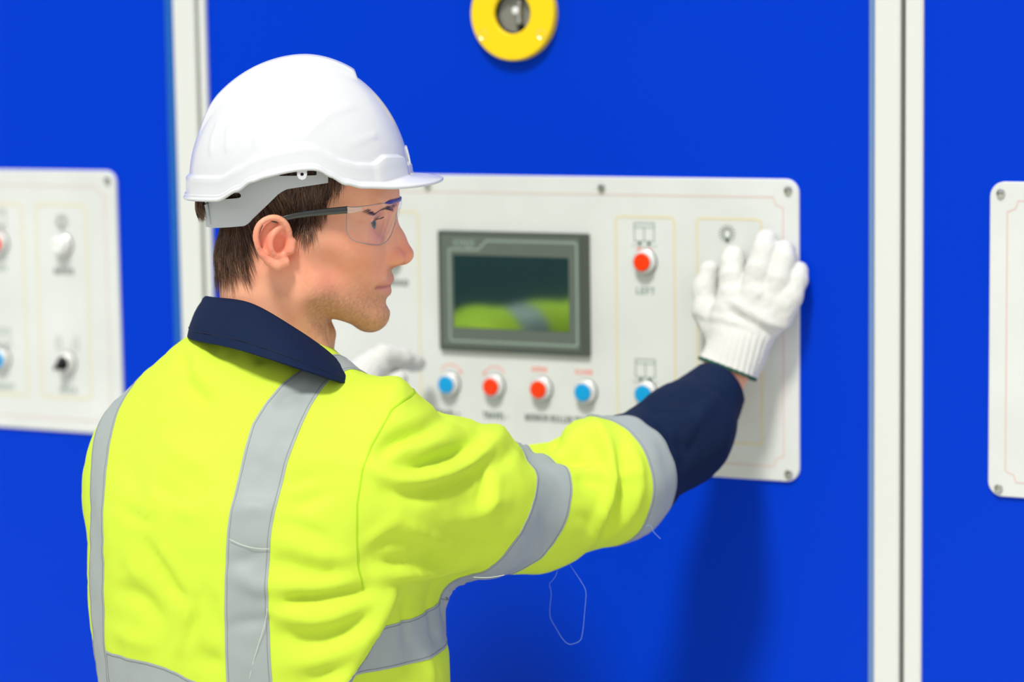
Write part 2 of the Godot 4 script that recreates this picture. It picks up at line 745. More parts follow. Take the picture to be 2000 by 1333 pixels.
# surface nets over the field, visiting only the blocks that the surface crosses
func mesh_field(f: Array, lo: Vector3, hi: Vector3, cell: float) -> Surf:
	var out := Surf.new()
	var nb := 6
	var size := hi - lo
	var bx := int(ceil(size.x / cell / nb))
	var by := int(ceil(size.y / cell / nb))
	var bz := int(ceil(size.z / cell / nb))
	var nx := bx * nb
	var ny := by * nb
	var reach := nb * cell * 0.8661
	var ids := {}
	var edges := PackedInt64Array()
	var n1 := nb + 1
	var val := PackedFloat32Array()
	val.resize(n1 * n1 * n1)
	for Z in bz:
		for Y in by:
			for X in bx:
				var base := lo + Vector3(X, Y, Z) * (nb * cell)
				var mid := base + Vector3.ONE * (nb * cell * 0.5)
				var d := field(mid, f)
				if absf(d) > reach * 1.7:
					continue
				var act := []
				for l: Lump in f:
					var e := dist(l, mid)
					if l.cut:
						if e < l.k - d + 2.5 * reach:
							act.append(l)
					elif e < d + 2.5 * reach + l.k:
						act.append(l)
				var at := 0
				var any_in := false
				var any_out := false
				for z in n1:
					for y in n1:
						for x in n1:
							var g := field(base + Vector3(x, y, z) * cell, act)
							val[at] = g
							at += 1
							if g < 0.0:
								any_in = true
							else:
								any_out = true
				if not (any_in and any_out):
					continue
				for z in nb:
					for y in nb:
						for x in nb:
							var o := (z * n1 + y) * n1 + x
							var v0 := val[o]
							var s0 := v0 < 0.0
							var cx := X * nb + x
							var cy := Y * nb + y
							var cz := Z * nb + z
							var id := (cz * ny + cy) * nx + cx
							if s0 != (val[o + 1] < 0.0):
								edges.append(id * 8 + (0 if s0 else 4))
							if s0 != (val[o + n1] < 0.0):
								edges.append(id * 8 + 1 + (0 if s0 else 4))
							if s0 != (val[o + n1 * n1] < 0.0):
								edges.append(id * 8 + 2 + (0 if s0 else 4))
							var c := [v0, val[o + 1], val[o + n1], val[o + n1 + 1], val[o + n1 * n1], val[o + n1 * n1 + 1], val[o + n1 * n1 + n1], val[o + n1 * n1 + n1 + 1]]
							var mask := 0
							for q in 8:
								if c[q] < 0.0:
									mask |= 1 << q
							if mask == 0 or mask == 255:
								continue
							var sum := Vector3.ZERO
							var cnt := 0
							for q in 8:
								for ax in 3:
									if q & (1 << ax):
										continue
									var q2 := q | (1 << ax)
									if ((mask >> q) & 1) != ((mask >> q2) & 1):
										var t: float = c[q] / (c[q] - c[q2])
										var p := Vector3(q & 1, (q >> 1) & 1, (q >> 2) & 1)
										p[ax] = t
										sum += p
										cnt += 1
							var pos := base + (Vector3(x, y, z) + sum / cnt) * cell
							var h := cell * 0.4
							var dd := field(pos, act)
							var gr := Vector3(field(pos + Vector3(h, 0, 0), act) - dd, field(pos + Vector3(0, h, 0), act) - dd, field(pos + Vector3(0, 0, h), act) - dd) / h
							var gl := gr.length_squared()
							if gl > 0.05:
								pos -= gr * clampf(dd / gl, -cell * 0.5, cell * 0.5)
							ids[id] = out.v.size()
							out.v.append(pos)
	var dy := nx
	var dz := nx * ny
	for e in edges:
		var id := e / 8
		var ax := e % 4
		var a := [dy, dz] if ax == 0 else [dz, 1] if ax == 1 else [1, dy]
		var i0: int = ids.get(id, -1)
		var i1: int = ids.get(id - a[0], -1)
		var i2: int = ids.get(id - a[0] - a[1], -1)
		var i3: int = ids.get(id - a[1], -1)
		if i0 < 0 or i1 < 0 or i2 < 0 or i3 < 0:
			continue
		if e % 8 >= 4:
			out.i.append_array(PackedInt32Array([i0, i2, i1, i0, i3, i2]))
		else:
			out.i.append_array(PackedInt32Array([i0, i1, i2, i0, i2, i3]))
	normals(out)
	return out

# ------------------------------------------------------------------ materials
func mat(called: String, color: Color, rough: float, metal := 0.0, spec := 0.5) -> StandardMaterial3D:
	var m := StandardMaterial3D.new()
	m.resource_name = called
	m.albedo_color = color
	m.roughness = rough
	m.metallic = metal
	m.metallic_specular = spec
	mats[called] = m
	return m

func noise_image(size: int, freq: float, low: float, high: float, seed_: int, octaves := 3) -> ImageTexture:
	var img := Image.create(size, size, false, Image.FORMAT_RGB8)
	var fn := FastNoiseLite.new()
	fn.seed = seed_
	fn.frequency = freq
	fn.fractal_octaves = octaves
	for y in size:
		for x in size:
			# four copies faded over one another, so that it repeats without a seam
			var u := float(x) / size
			var w := float(y) / size
			var q := fn.get_noise_2d(x, y) * (1.0 - u) * (1.0 - w) + fn.get_noise_2d(x - size, y) * u * (1.0 - w)
			q += fn.get_noise_2d(x, y - size) * (1.0 - u) * w + fn.get_noise_2d(x - size, y - size) * u * w
			var g := clampf(lerpf(low, high, 0.5 + 0.7 * q), 0.0, 1.0)
			img.set_pixel(x, y, Color(g, g, g))
	return ImageTexture.create_from_image(img)

func weave_image(size: int, threads: int, depth: float) -> ImageTexture:
	var img := Image.create(size, size, false, Image.FORMAT_RGB8)
	for y in size:
		for x in size:
			var u := float(x) / size * threads
			var w := float(y) / size * threads
			var over := (int(u) + int(w)) % 2 == 0
			var a := sin(fposmod(u, 1.0) * PI)
			var b := sin(fposmod(w, 1.0) * PI)
			var g := 1.0 - depth + depth * (a * (0.6 + 0.4 * b) if over else b * (0.6 + 0.4 * a))
			img.set_pixel(x, y, Color(g, g, g))
	return ImageTexture.create_from_image(img)

func relief(m: StandardMaterial3D, tex: Texture2D, cm: float, per_metre: float):
	m.uv1_triplanar = true
	m.uv1_world_triplanar = true
	m.uv1_scale = Vector3.ONE * per_metre
	m.heightmap_enabled = true
	m.heightmap_texture = tex
	m.heightmap_scale = cm

func make_materials():
	var weave := weave_image(128, 16, 0.5)
	var peel := noise_image(256, 0.06, 0.35, 0.65, 3)
	var blue := mat("blue paint", Color(0.0, 0.222, 0.79), 0.36, 0.0, 0.2)
	relief(blue, peel, 0.012, 6.0)
	mat("white frame", Color(0.875, 0.885, 0.865), 0.4)
	mat("seal", Color(0.40, 0.53, 0.74), 0.5)  # blue-grey strip along a post
	mat("seal blue", Color(0.02, 0.36, 0.70), 0.5)
	mat("gasket", Color(0.20, 0.24, 0.24), 0.6)
	var plate := mat("panel plate", Color(0.895, 0.91, 0.895), 0.42)
	var smear := noise_image(256, 0.012, 0.93, 1.0, 21, 4)
	plate.albedo_texture = smear
	plate.uv1_triplanar = true
	plate.uv1_world_triplanar = true
	plate.uv1_scale = Vector3.ONE * 2.2
	mat("print yellow", Color(0.88, 0.84, 0.70), 0.5)
	mat("print pink", Color(0.86, 0.76, 0.73), 0.5)
	mat("print dark", Color(0.30, 0.36, 0.34), 0.5)
	mat("print grey", Color(0.55, 0.62, 0.59), 0.5)
	mat("print red", Color(0.95, 0.52, 0.45), 0.5)
	mat("steel", Color(0.80, 0.80, 0.77), 0.28, 1.0)
	mat("dark steel", Color(0.18, 0.18, 0.17), 0.45, 0.8)
	mat("silver collar", Color(0.93, 0.93, 0.92), 0.34, 0.35)
	mat("collar base", Color(0.25, 0.29, 0.28), 0.5)
	mat("cap red", Color(0.98, 0.23, 0.0), 0.36)
	mat("cap blue", Color(0.0, 0.63, 0.88), 0.36)
	mat("black plastic", Color(0.03, 0.03, 0.03), 0.35)
	mat("bezel", Color(0.385, 0.42, 0.39), 0.45)
	mat("bezel edge", Color(0.30, 0.33, 0.305), 0.45)
	mat("bezel line", Color(0.55, 0.62, 0.575), 0.45)
	var glass := mat("screen glass", Color(0.62, 0.70, 0.66), 0.07, 1.0, 0.5)
	mat("reflection wall", Color(0.27, 0.40, 0.44), 0.7)  # dark tone of the added wall that the touchscreen mirrors
	mat("ring yellow", Color(1.0, 0.85, 0.0), 0.42)
	mat("ring inside", Color(0.60, 0.60, 0.57), 0.4, 0.4)
	mat("lamp white", Color(0.93, 0.94, 0.93), 0.3)
	var concrete := mat("concrete", Color(0.90, 0.89, 0.86), 0.8)
	concrete.albedo_texture = noise_image(256, 0.02, 0.86, 1.0, 8, 5)
	concrete.uv1_triplanar = true
	concrete.uv1_world_triplanar = true
	concrete.uv1_scale = Vector3.ONE * 0.7
	var hv := mat("hi-vis cloth", Color(0.795, 0.895, 0.26), 0.75, 0.0, 0.25)
	relief(hv, weave, 0.006, 60.0)
	var navy := mat("navy cloth", Color(0.055, 0.12, 0.24), 0.75, 0.0, 0.25)
	relief(navy, weave, 0.008, 60.0)
	var tape := mat("reflective tape", Color(0.62, 0.655, 0.645), 0.55, 0.0, 0.4)
	relief(tape, weave, 0.003, 90.0)
	mat("stitch yellow", Color(0.66, 0.84, 0.02), 0.8)
	mat("stitch grey", Color(0.50, 0.52, 0.53), 0.8)
	mat("stitch navy", Color(0.03, 0.07, 0.17), 0.8)
	mat("trouser", Color(0.07, 0.13, 0.25), 0.8)
	mat("boot", Color(0.10, 0.07, 0.05), 0.5)
	mat("boot sole", Color(0.04, 0.04, 0.04), 0.7)
	var skin := mat("skin", Color.WHITE, 0.5, 0.0, 0.45)
	skin.vertex_color_use_as_albedo = true
	skin.subsurf_scatter_enabled = true
	skin.subsurf_scatter_strength = 0.12
	relief(skin, noise_image(256, 0.12, 0.3, 0.7, 9, 3), 0.02, 14.0)
	skin.albedo_color = Color.WHITE
	var hair := mat("hair", Color.WHITE, 0.5, 0.0, 0.5)
	hair.vertex_color_use_as_albedo = true
	mat("eye white", Color(0.88, 0.86, 0.84), 0.15)
	mat("iris", Color(0.30, 0.38, 0.42), 0.2)
	mat("pupil", Color(0.01, 0.01, 0.01), 0.1)
	var knit := mat("knit", Color(0.85, 0.85, 0.83), 0.85, 0.0, 0.2)
	relief(knit, weave, 0.03, 48.0)
	mat("hem green", Color(0.02, 0.30, 0.24), 0.8)
	var shell := mat("helmet plastic", Color(0.845, 0.855, 0.865), 0.3, 0.0, 0.5)
	shell.clearcoat_enabled = true
	shell.clearcoat = 0.3
	shell.clearcoat_roughness = 0.15
	mat("headband plastic", Color(0.80, 0.82, 0.83), 0.45)
	mat("helmet lining", Color(0.05, 0.05, 0.06), 0.8)
	var clear := mat("clear lens", Color(0.96, 0.95, 0.97, 0.02), 0.02, 0.0, 0.42)
	clear.transparency = BaseMaterial3D.TRANSPARENCY_ALPHA
	mat("lens edge", Color(0.62, 0.60, 0.58), 0.2)
	mat("temple arm", Color(0.22, 0.235, 0.23), 0.2, 0.0, 0.6)
	var cl2 := mat("clear hinge", Color(0.95, 0.93, 0.90, 0.25), 0.12)
	cl2.transparency = BaseMaterial3D.TRANSPARENCY_ALPHA
	var bl := mat("blue guard", Color(0.16, 0.26, 0.70, 0.75), 0.3)
	bl.transparency = BaseMaterial3D.TRANSPARENCY_ALPHA
	mat("thread", Color(0.55, 0.68, 0.86), 0.8)
	mat("thread white", Color(0.9, 0.92, 0.85), 0.8)

# ------------------------------------------------------------------ the machine
const TOP := 2.14
const FOOT := 0.14

func build_setting():
	var fl := commit("floor", box(Vector3(-12, -0.1, -3), Vector3(12, 0, 9)), mats["concrete"], self)
	tag(fl, "grey concrete floor in front of the blue machine", "", "", "structure")
	var wl := commit("wall_back", box(Vector3(-12, 0, -1.6), Vector3(12, 4.2, -1.4)), mats["concrete"], self)
	tag(wl, "plain grey wall behind the blue machine", "", "", "structure")
	var ow := commit("added_wall_front", box(Vector3(-11, 0, 7.2), Vector3(-1.6, 3.4, 7.4)), mats["reflection wall"], self)  # unseen wall, added so the touchscreen has something dark to mirror
	tag(ow, "dark green reflection wall opposite the machine, unseen, added to darken the touchscreen", "", "", "structure")
	cabinet("blue machine cabinet at the left with a wide white post beside the hard hat", [-1.405, -0.432], [[-1.395, -1.36, "white frame"], [-0.4815, -0.467, "seal blue"], [-0.467, -0.432, "white frame"]])
	cabinet("wide blue machine cabinet behind the worker, with the yellow ring and touchscreen panel on it", [-0.427, 0.534], [[-0.427, -0.416, "white frame"], [0.4955, 0.503, "seal"], [0.503, 0.534, "white frame"]])
	cabinet("blue machine cabinet at the right edge, carrying the plain panel cut off by the frame", [0.540, 1.505], [[0.540, 0.561, "white frame"], [1.47, 1.505, "white frame"]])

func cabinet(label: String, span: Array, bars: Array):
	var d := thing("machine_cabinet", Vector3((span[0] + span[1]) * 0.5, 0, 0), label, "machine cabinet", "blue machine cabinets in a row")
	var x0: float = span[0]
	var x1: float = span[1]
	commit("body", box(Vector3(span[0] - 0.0018, FOOT, -0.80), Vector3(span[1] + 0.0018, TOP + 0.03, -0.028), 0.0), mats["gasket"], d)
	commit("plinth", box(Vector3(span[0] + 0.01, 0, -0.77), Vector3(span[1] - 0.01, FOOT, -0.06), 0.004), mats["black plastic"], d)
	for b in bars:
		var w: float = b[1] - b[0]
		if b[2] == "white frame":
			if b[0] <= span[0] + 0.02:
				x0 = b[1]
			else:
				x1 = minf(x1, b[0])
			commit("frame_post", box(Vector3(b[0], FOOT + 0.01, -0.026), Vector3(b[1], TOP, 0.006), 0.0022), mats["white frame"], d)
		else:
			x1 = minf(x1, b[0])
			commit("edge_strip", box(Vector3(b[0], FOOT + 0.01, -0.02), Vector3(b[1], TOP, 0.0035), 0.0015), mats[b[2]], d)  # narrow bluish strip between door and post
	commit("door", box(Vector3(x0, FOOT + 0.03, -0.024), Vector3(x1, TOP - 0.03, 0.0), 0.001), mats["blue paint"], d)
	commit("frame_rail", box(Vector3(x0, TOP - 0.03, -0.026), Vector3(x1, TOP, 0.006), 0.002), mats["white frame"], d)
	commit("frame_rail", box(Vector3(x0, FOOT + 0.01, -0.026), Vector3(x1, FOOT + 0.03, 0.006), 0.002), mats["white frame"], d)
	if span[0] > -1.0:
		commit("gasket", box(Vector3(span[0] - 0.0045, FOOT + 0.02, -0.0275), Vector3(span[0] - 0.0005, TOP - 0.01, -0.020)), mats["gasket"], d)

# ------------------------------------------------------------------ control panels
const PZ := 0.004   # front of a panel's plate

func screw(parent: Node, x: float, y: float):
	var s := commit("screw", turned(PackedVector2Array([Vector2(0.0052, PZ), Vector2(0.0052, PZ + 0.0014), Vector2(0.0042, PZ + 0.0030), Vector2(0.0020, PZ + 0.0034), Vector2(0.0018, PZ + 0.0016), Vector2(0.0, PZ + 0.0014)]), Vector3(x, y, 0), 20), mats["steel"], parent)
	s.set_meta("label", "round steel screw with a hex socket")

func words(parent: Node, text: String, x: float, y: float, height: float, m: String, width := 0.0):
	var f := SystemFont.new()
	f.font_names = PackedStringArray(["Droid Sans"])
	f.font_weight = 700
	var t := TextMesh.new()
	t.text = text
	t.font = f
	t.font_size = 32
	t.pixel_size = height / 23.0
	t.depth = 0.0003
	t.curve_step = 2.0
	var o := put("lettering", t, mats[m], parent, Vector3(x, y, PZ + 0.0002))
	if width > 0.0:
		o.scale.x = width / maxf(0.001, t.get_aabb().size.x)

func print_line(called: String, parent: Node, pts: Array, width: float, m: String, closed := false):
	var p := PackedVector2Array()
	for q in pts:
		p.append(Vector2(q[0], q[1]))
	commit(called, line(p, width, PZ - 0.0002, PZ + 0.00025, closed), mats[m], parent)

func frame_line(parent: Node, x0: float, y0: float, x1: float, y1: float):
	var r := rounded(x0, y0, x1, y1, 0.006, 4)
	var m := line(r, 0.0028, PZ - 0.0002, PZ + 0.00025, true)
	commit("printed_frame", m, mats["print yellow"], parent)

# the pink border line with its notched corners
func border(parent: Node, x0: float, y0: float, x1: float, y1: float):
	var p := []
	for q in [[x1, y0, -1, 1], [x1, y1, -1, -1], [x0, y1, 1, -1], [x0, y0, 1, 1]]:
		var c := Vector2(q[0], q[1])
		var n := 0.0125
		var a := [Vector2(q[0] + q[2] * n, q[1]), Vector2(q[0] + q[2] * n * 0.75, q[1] + q[3] * n * 0.7), Vector2(q[0], q[1] + q[3] * n)]
		if q[2] * q[3] > 0:
			a.reverse()
		# the outline runs counter-clockwise: arriving along the bottom at the right lower corner
		for e in a:
			p.append([e.x, e.y])
	var ordered := []
	for k in 4:
		var three := p.slice(k * 3, k * 3 + 3)
		if k == 0 or k == 2:
			if k == 0 and three[0][0] > three[2][0]:
				three.reverse()
			if k == 2 and three[0][0] < three[2][0]:
				three.reverse()
		else:
			if k == 1 and three[0][0] < three[2][0]:
				three.reverse()
			if k == 3 and three[0][0] > three[2][0]:
				three.reverse()
		ordered.append_array(three)
	print_line("printed_border", parent, ordered, 0.0016, "print pink", true)

func push_button(parent: Node, x: float, y: float, color: String):
	var at := Vector3(x, y, PZ)
	var b := commit("push_button", turned(PackedVector2Array([Vector2(0.0150, 0.0), Vector2(0.0150, 0.0035), Vector2(0.0138, 0.0042), Vector2(0.0128, 0.0100), Vector2(0.0121, 0.0108), Vector2(0.0112, 0.0108), Vector2(0.0108, 0.0085)]), at, 40), mats["silver collar"], parent)
	b.set_meta("label", "silver collared push button with a %s cap" % color)
	var base := commit("button_ring", turned(PackedVector2Array([Vector2(0.0156, 0.0), Vector2(0.0156, 0.0022), Vector2(0.0150, 0.0026)]), at, 40), mats["collar base"], b)
	commit("button_cap", turned(PackedVector2Array([Vector2(0.0107, 0.006), Vector2(0.0107, 0.0118), Vector2(0.0099, 0.0126), Vector2(0.0, 0.0130)]), at, 40), mats["cap red" if color == "red" else "cap blue"], b)

# a pictogram of a carriage on two wheels, with the red direction arrow under it
func carriage_sign(parent: Node, x: float, y: float, way: int):
	print_line("pictogram", parent, [[x - 0.013, y - 0.011], [x + 0.013, y - 0.011], [x + 0.013, y + 0.011], [x - 0.013, y + 0.011]], 0.0014, "print grey", true)
	print_line("pictogram", parent, [[x - 0.013, y + 0.006], [x + 0.013, y + 0.006]], 0.0012, "print grey")
	print_line("pictogram", parent, [[x, y + 0.006], [x, y - 0.011]], 0.0014, "print grey")
	print_line("pictogram", parent, [[x - 0.017, y - 0.0165], [x + 0.017, y - 0.0165]], 0.0009, "print grey")
	for e in [-1, 1]:
		commit("pictogram", turned(PackedVector2Array([Vector2(0.0022, PZ - 0.0002), Vector2(0.0022, PZ + 0.00025), Vector2(0, PZ + 0.00025)]), Vector3(x + 0.0062 * e, y - 0.0138, 0), 12), mats["print dark"], parent)
	arrow(parent, [[x + 0.011 * way, y - 0.0205], [x - 0.005 * way, y - 0.0205]], 0.0014)

func arrow(parent: Node, path: Array, width: float):
	print_line("printed_arrow", parent, path, width, "print red")
	var b := Vector2(path[-1][0], path[-1][1])
	var d := (b - Vector2(path[-2][0], path[-2][1])).normalized()
	var s := Vector2(-d.y, d.x)
	commit("printed_arrow", slab(PackedVector2Array([b + s * width * 1.9, b - s * width * 1.9, b + d * width * 4.5]), PZ - 0.0002, PZ + 0.00025), mats["print red"], parent)

func lamp_sign(parent: Node, x: float, y: float):
	var ring := PackedVector2Array()
	for k in 24:
		ring.append(Vector2(x + cos(TAU * k / 24) * 0.0052, y + sin(TAU * k / 24) * 0.0058))
	commit("pictogram", line(ring, 0.0015, PZ - 0.0002, PZ + 0.00025, true), mats["print dark"], parent)
	var rays := Surf.new()
	for k in 15:
		var a := TAU * (k + 0.5) / 16 - PI * 0.44
		var d := Vector2(cos(a), sin(a))
		add_to(rays, line(PackedVector2Array([Vector2(x, y) + d * 0.0072, Vector2(x, y) + d * 0.0112]), 0.0010, PZ - 0.0002, PZ + 0.00025))
	commit("pictogram", rays, mats["print dark"], parent)
	commit("pictogram", slab(PackedVector2Array([Vector2(x - 0.0022, y - 0.0062), Vector2(x + 0.0022, y - 0.0062), Vector2(x + 0.0012, y - 0.0112), Vector2(x - 0.0012, y - 0.0112)]), PZ - 0.0002, PZ + 0.00025), mats["print dark"], parent)

func padlock_sign(parent: Node, x: float, y: float, open: bool):
	print_line("pictogram", parent, [[x - 0.0045, y - 0.009], [x + 0.0045, y - 0.009], [x + 0.0045, y], [x - 0.0045, y]], 0.0011, "print grey", true)
	var s := PackedVector2Array()
	for k in 9:
		var a := PI * k / 8
		s.append(Vector2(x + (0.0 if not open else 0.0012) + cos(a) * 0.0032, y + 0.005 + sin(a) * 0.0034))
	if not open:
		s.append(Vector2(x - 0.0032, y))
	s.insert(0, Vector2(s[0].x, y))
	commit("pictogram", line(s, 0.0011, PZ - 0.0002, PZ + 0.00025), mats["print grey"], parent)

func curved_arrow(parent: Node, x: float, y: float, way: int):
	var p := []
	for k in 9:
		var a := PI * (0.5 + 0.33 * way) - way * PI * 0.66 * k / 8
		p.append([x + cos(a) * 0.016, y - 0.012 + sin(a) * 0.016])
	arrow(parent, p, 0.0012)

func control_panel(x0: float, x1: float, label: String) -> Node3D:
	var p := thing("control_panel", Vector3((x0 + x1) * 0.5, 1.486, 0), label, "control panel", "white control panels on the machine doors")
	commit("plate", slab(rounded(x0, 1.306, x1, 1.666, 0.017, 8), 0.0, PZ, 0.0012), mats["panel plate"], p)
	border(p, x0 + 0.0205, 1.3235, x1 - 0.0195, 1.6445)
	for x in [x0 + 0.0128, x1 - 0.0130]:
		for y in [1.3155, 1.6528]:
			screw(p, x, y)
	for k in 2:
		for y in [1.3165, 1.6525]:
			screw(p, x1 - 0.255 - 0.242 * k, y)
	return p

func build_panels():
	var c := control_panel(-0.33, 0.41, "white control panel behind the worker with a touchscreen and round push buttons")
	frame_line(c, -0.305, 1.349, -0.1025, 1.619)
	frame_line(c, 0.1735, 1.349, 0.251, 1.618)
	frame_line(c, 0.2805, 1.349, 0.363, 1.6178)
	words(c, "THREAD", -0.140, 1.528, 0.0085, "print dark")
	words(c, "TRAVEL +", -0.0645, 1.3632, 0.0085, "print dark", 0.036)
	words(c, "TRAVEL -", 0.0045, 1.3642, 0.0085, "print dark", 0.036)
	words(c, "MIRROR ROLLER TRANSFER", 0.1003, 1.3646, 0.0085, "print dark", 0.109)
	words(c, "LEFT", 0.2118, 1.5283, 0.0085, "print grey")
	words(c, "RIGHT", 0.2118, 1.3640, 0.0085, "print grey")
	words(c, "WORK LAMP", 0.3215, 1.5283, 0.0085, "print grey")
	curved_arrow(c, -0.059, 1.4225, 1)
	curved_arrow(c, 0.004, 1.4225, -1)
	words(c, "OPEN", 0.0665, 1.4256, 0.006, "print red")
	words(c, "CLOSE", 0.128, 1.4252, 0.006, "print red")
	carriage_sign(c, 0.2112, 1.5995, 1)
	carriage_sign(c, 0.2112, 1.4335, -1)
	lamp_sign(c, 0.3195, 1.6)
	push_button(c, -0.0605, 1.4015, "blue")
	push_button(c, 0.0035, 1.4020, "red")
	push_button(c, 0.0700, 1.4018, "red")
	push_button(c, 0.1312, 1.4012, "blue")
	push_button(c, 0.2125, 1.5640, "red")
	push_button(c, 0.2125, 1.4030, "blue")
	selector(c, 0.3215, 1.402)
	push_button(c, -0.14, 1.5640, "red")
	push_button(c, -0.14, 1.402, "blue")
	touchscreen()
	var l := control_panel(-1.31, -0.568, "white control panel at the left edge with a white lamp and a black selector switch")
	frame_line(l, -0.807, 1.3535, -0.7275, 1.6187)
	frame_line(l, -0.7035, 1.3535, -0.6195, 1.6187)
	words(l, "MODE", -0.6590, 1.5277, 0.0085, "print dark")
	words(l, "LOCK", -0.6590, 1.3637, 0.0085, "print grey")
	words(l, "LEFT", -0.7690, 1.5285, 0.0085, "print grey")
	words(l, "RIGHT", -0.7690, 1.3635, 0.0085, "print grey")
	lamp_sign(l, -0.6600, 1.5955)
	padlock_sign(l, -0.6726, 1.4290, false)
	padlock_sign(l, -0.6439, 1.4290, true)
	carriage_sign(l, -0.7690, 1.5995, 1)
	carriage_sign(l, -0.7690, 1.4335, -1)
	round_lamp(l, -0.6580, 1.564)
	selector(l, -0.6590, 1.402)
	push_button(l, -0.7670, 1.5640, "red")
	push_button(l, -0.7710, 1.4020, "blue")
	var r := control_panel(0.64, 1.38, "plain white panel with a thin pink border at the right edge, no buttons in view")
	emergency_ring()

func round_lamp(parent: Node, x: float, y: float):
	var at := Vector3(x, y, PZ)
	var b := commit("indicator_lamp", turned(PackedVector2Array([Vector2(0.0150, 0.0), Vector2(0.0150, 0.004), Vector2(0.0136, 0.0052), Vector2(0.0122, 0.0056), Vector2(0.0118, 0.0100)]), at, 40), mats["silver collar"], parent)
	b.set_meta("label", "round white indicator lamp")
	commit("lamp_ring", turned(PackedVector2Array([Vector2(0.0156, 0.0), Vector2(0.0156, 0.0026), Vector2(0.0150, 0.003)]), at, 40), mats["collar base"], b)
	commit("lamp_lens", turned(PackedVector2Array([Vector2(0.0118, 0.0056), Vector2(0.0118, 0.0135), Vector2(0.0100, 0.0155), Vector2(0.0060, 0.0165), Vector2(0.0058, 0.0155), Vector2(0.0, 0.0153)]), at, 40), mats["lamp white"], b)

func selector(parent: Node, x: float, y: float):
	var at := Vector3(x, y, PZ)
	var b := commit("selector_switch", turned(PackedVector2Array([Vector2(0.0150, 0.0), Vector2(0.0150, 0.0035), Vector2(0.0138, 0.0042), Vector2(0.0128, 0.0095), Vector2(0.0120, 0.0103), Vector2(0.0098, 0.0103), Vector2(0.0092, 0.0080)]), at, 40), mats["silver collar"], parent)
	b.set_meta("label", "silver collared selector switch with a black knob")
	commit("switch_ring", turned(PackedVector2Array([Vector2(0.0156, 0.0), Vector2(0.0156, 0.0022), Vector2(0.0150, 0.0026)]), at, 40), mats["collar base"], b)
	commit("knob", turned(PackedVector2Array([Vector2(0.0091, 0.006), Vector2(0.0091, 0.0118), Vector2(0.0086, 0.0122), Vector2(0.0, 0.0122)]), at, 32), mats["black plastic"], b)
	var h := PackedVector2Array()
	for q in [[-0.0028, 0.009], [-0.0034, -0.006], [-0.002, -0.0118], [0.002, -0.0118], [0.0034, -0.006], [0.0028, 0.009]]:
		h.append(Vector2(q[0], q[1]).rotated(-0.85) + Vector2(x, y))
	commit("knob_handle", slab(h, PZ + 0.012, PZ + 0.0205, 0.001), mats["black plastic"], b)

func touchscreen():
	var t := thing("touchscreen", Vector3(0.0335, 1.52, 0), "grey framed touchscreen above the row of four buttons, reflecting the yellow jacket", "screen")
	commit("housing", slab(rounded(-0.0715, 1.4455, 0.1385, 1.5965, 0.0025, 3), PZ, PZ + 0.0065, 0.0015), mats["bezel edge"], t)
	commit("front_panel", slab(rounded(-0.0655, 1.4515, 0.1275, 1.5915, 0.002, 3), PZ + 0.006, PZ + 0.0072), mats["bezel"], t)
	var z := PZ + 0.0072
	var p := PackedVector2Array()
	for q in [[-0.0535, 1.5735], [-0.0135, 1.5735], [-0.0010, 1.5850], [0.1215, 1.5850], [0.1235, 1.5830], [0.1235, 1.4600], [0.1215, 1.4580], [-0.0520, 1.4580], [-0.0545, 1.4600], [-0.0545, 1.5725]]:
		p.append(Vector2(q[0], q[1]))
	commit("frame_stripe", line(p, 0.0030, z - 0.0003, z + 0.0003, true), mats["bezel line"], t)
	commit("display", slab(rounded(-0.0485, 1.4750, 0.1125, 1.5665, 0.001, 2), z - 0.0004, z + 0.0004), mats["screen glass"], t)
	var f := SystemFont.new()
	f.font_names = PackedStringArray(["Droid Sans"])
	f.font_weight = 700
	var w := TextMesh.new()
	w.text = "XINJE"
	w.font = f
	w.font_size = 32
	w.pixel_size = 0.0085 / 23.0
	w.depth = 0.0003
	put("lettering", w, mats["print grey"], t, Vector3(-0.033, 1.5815, z + 0.0002))

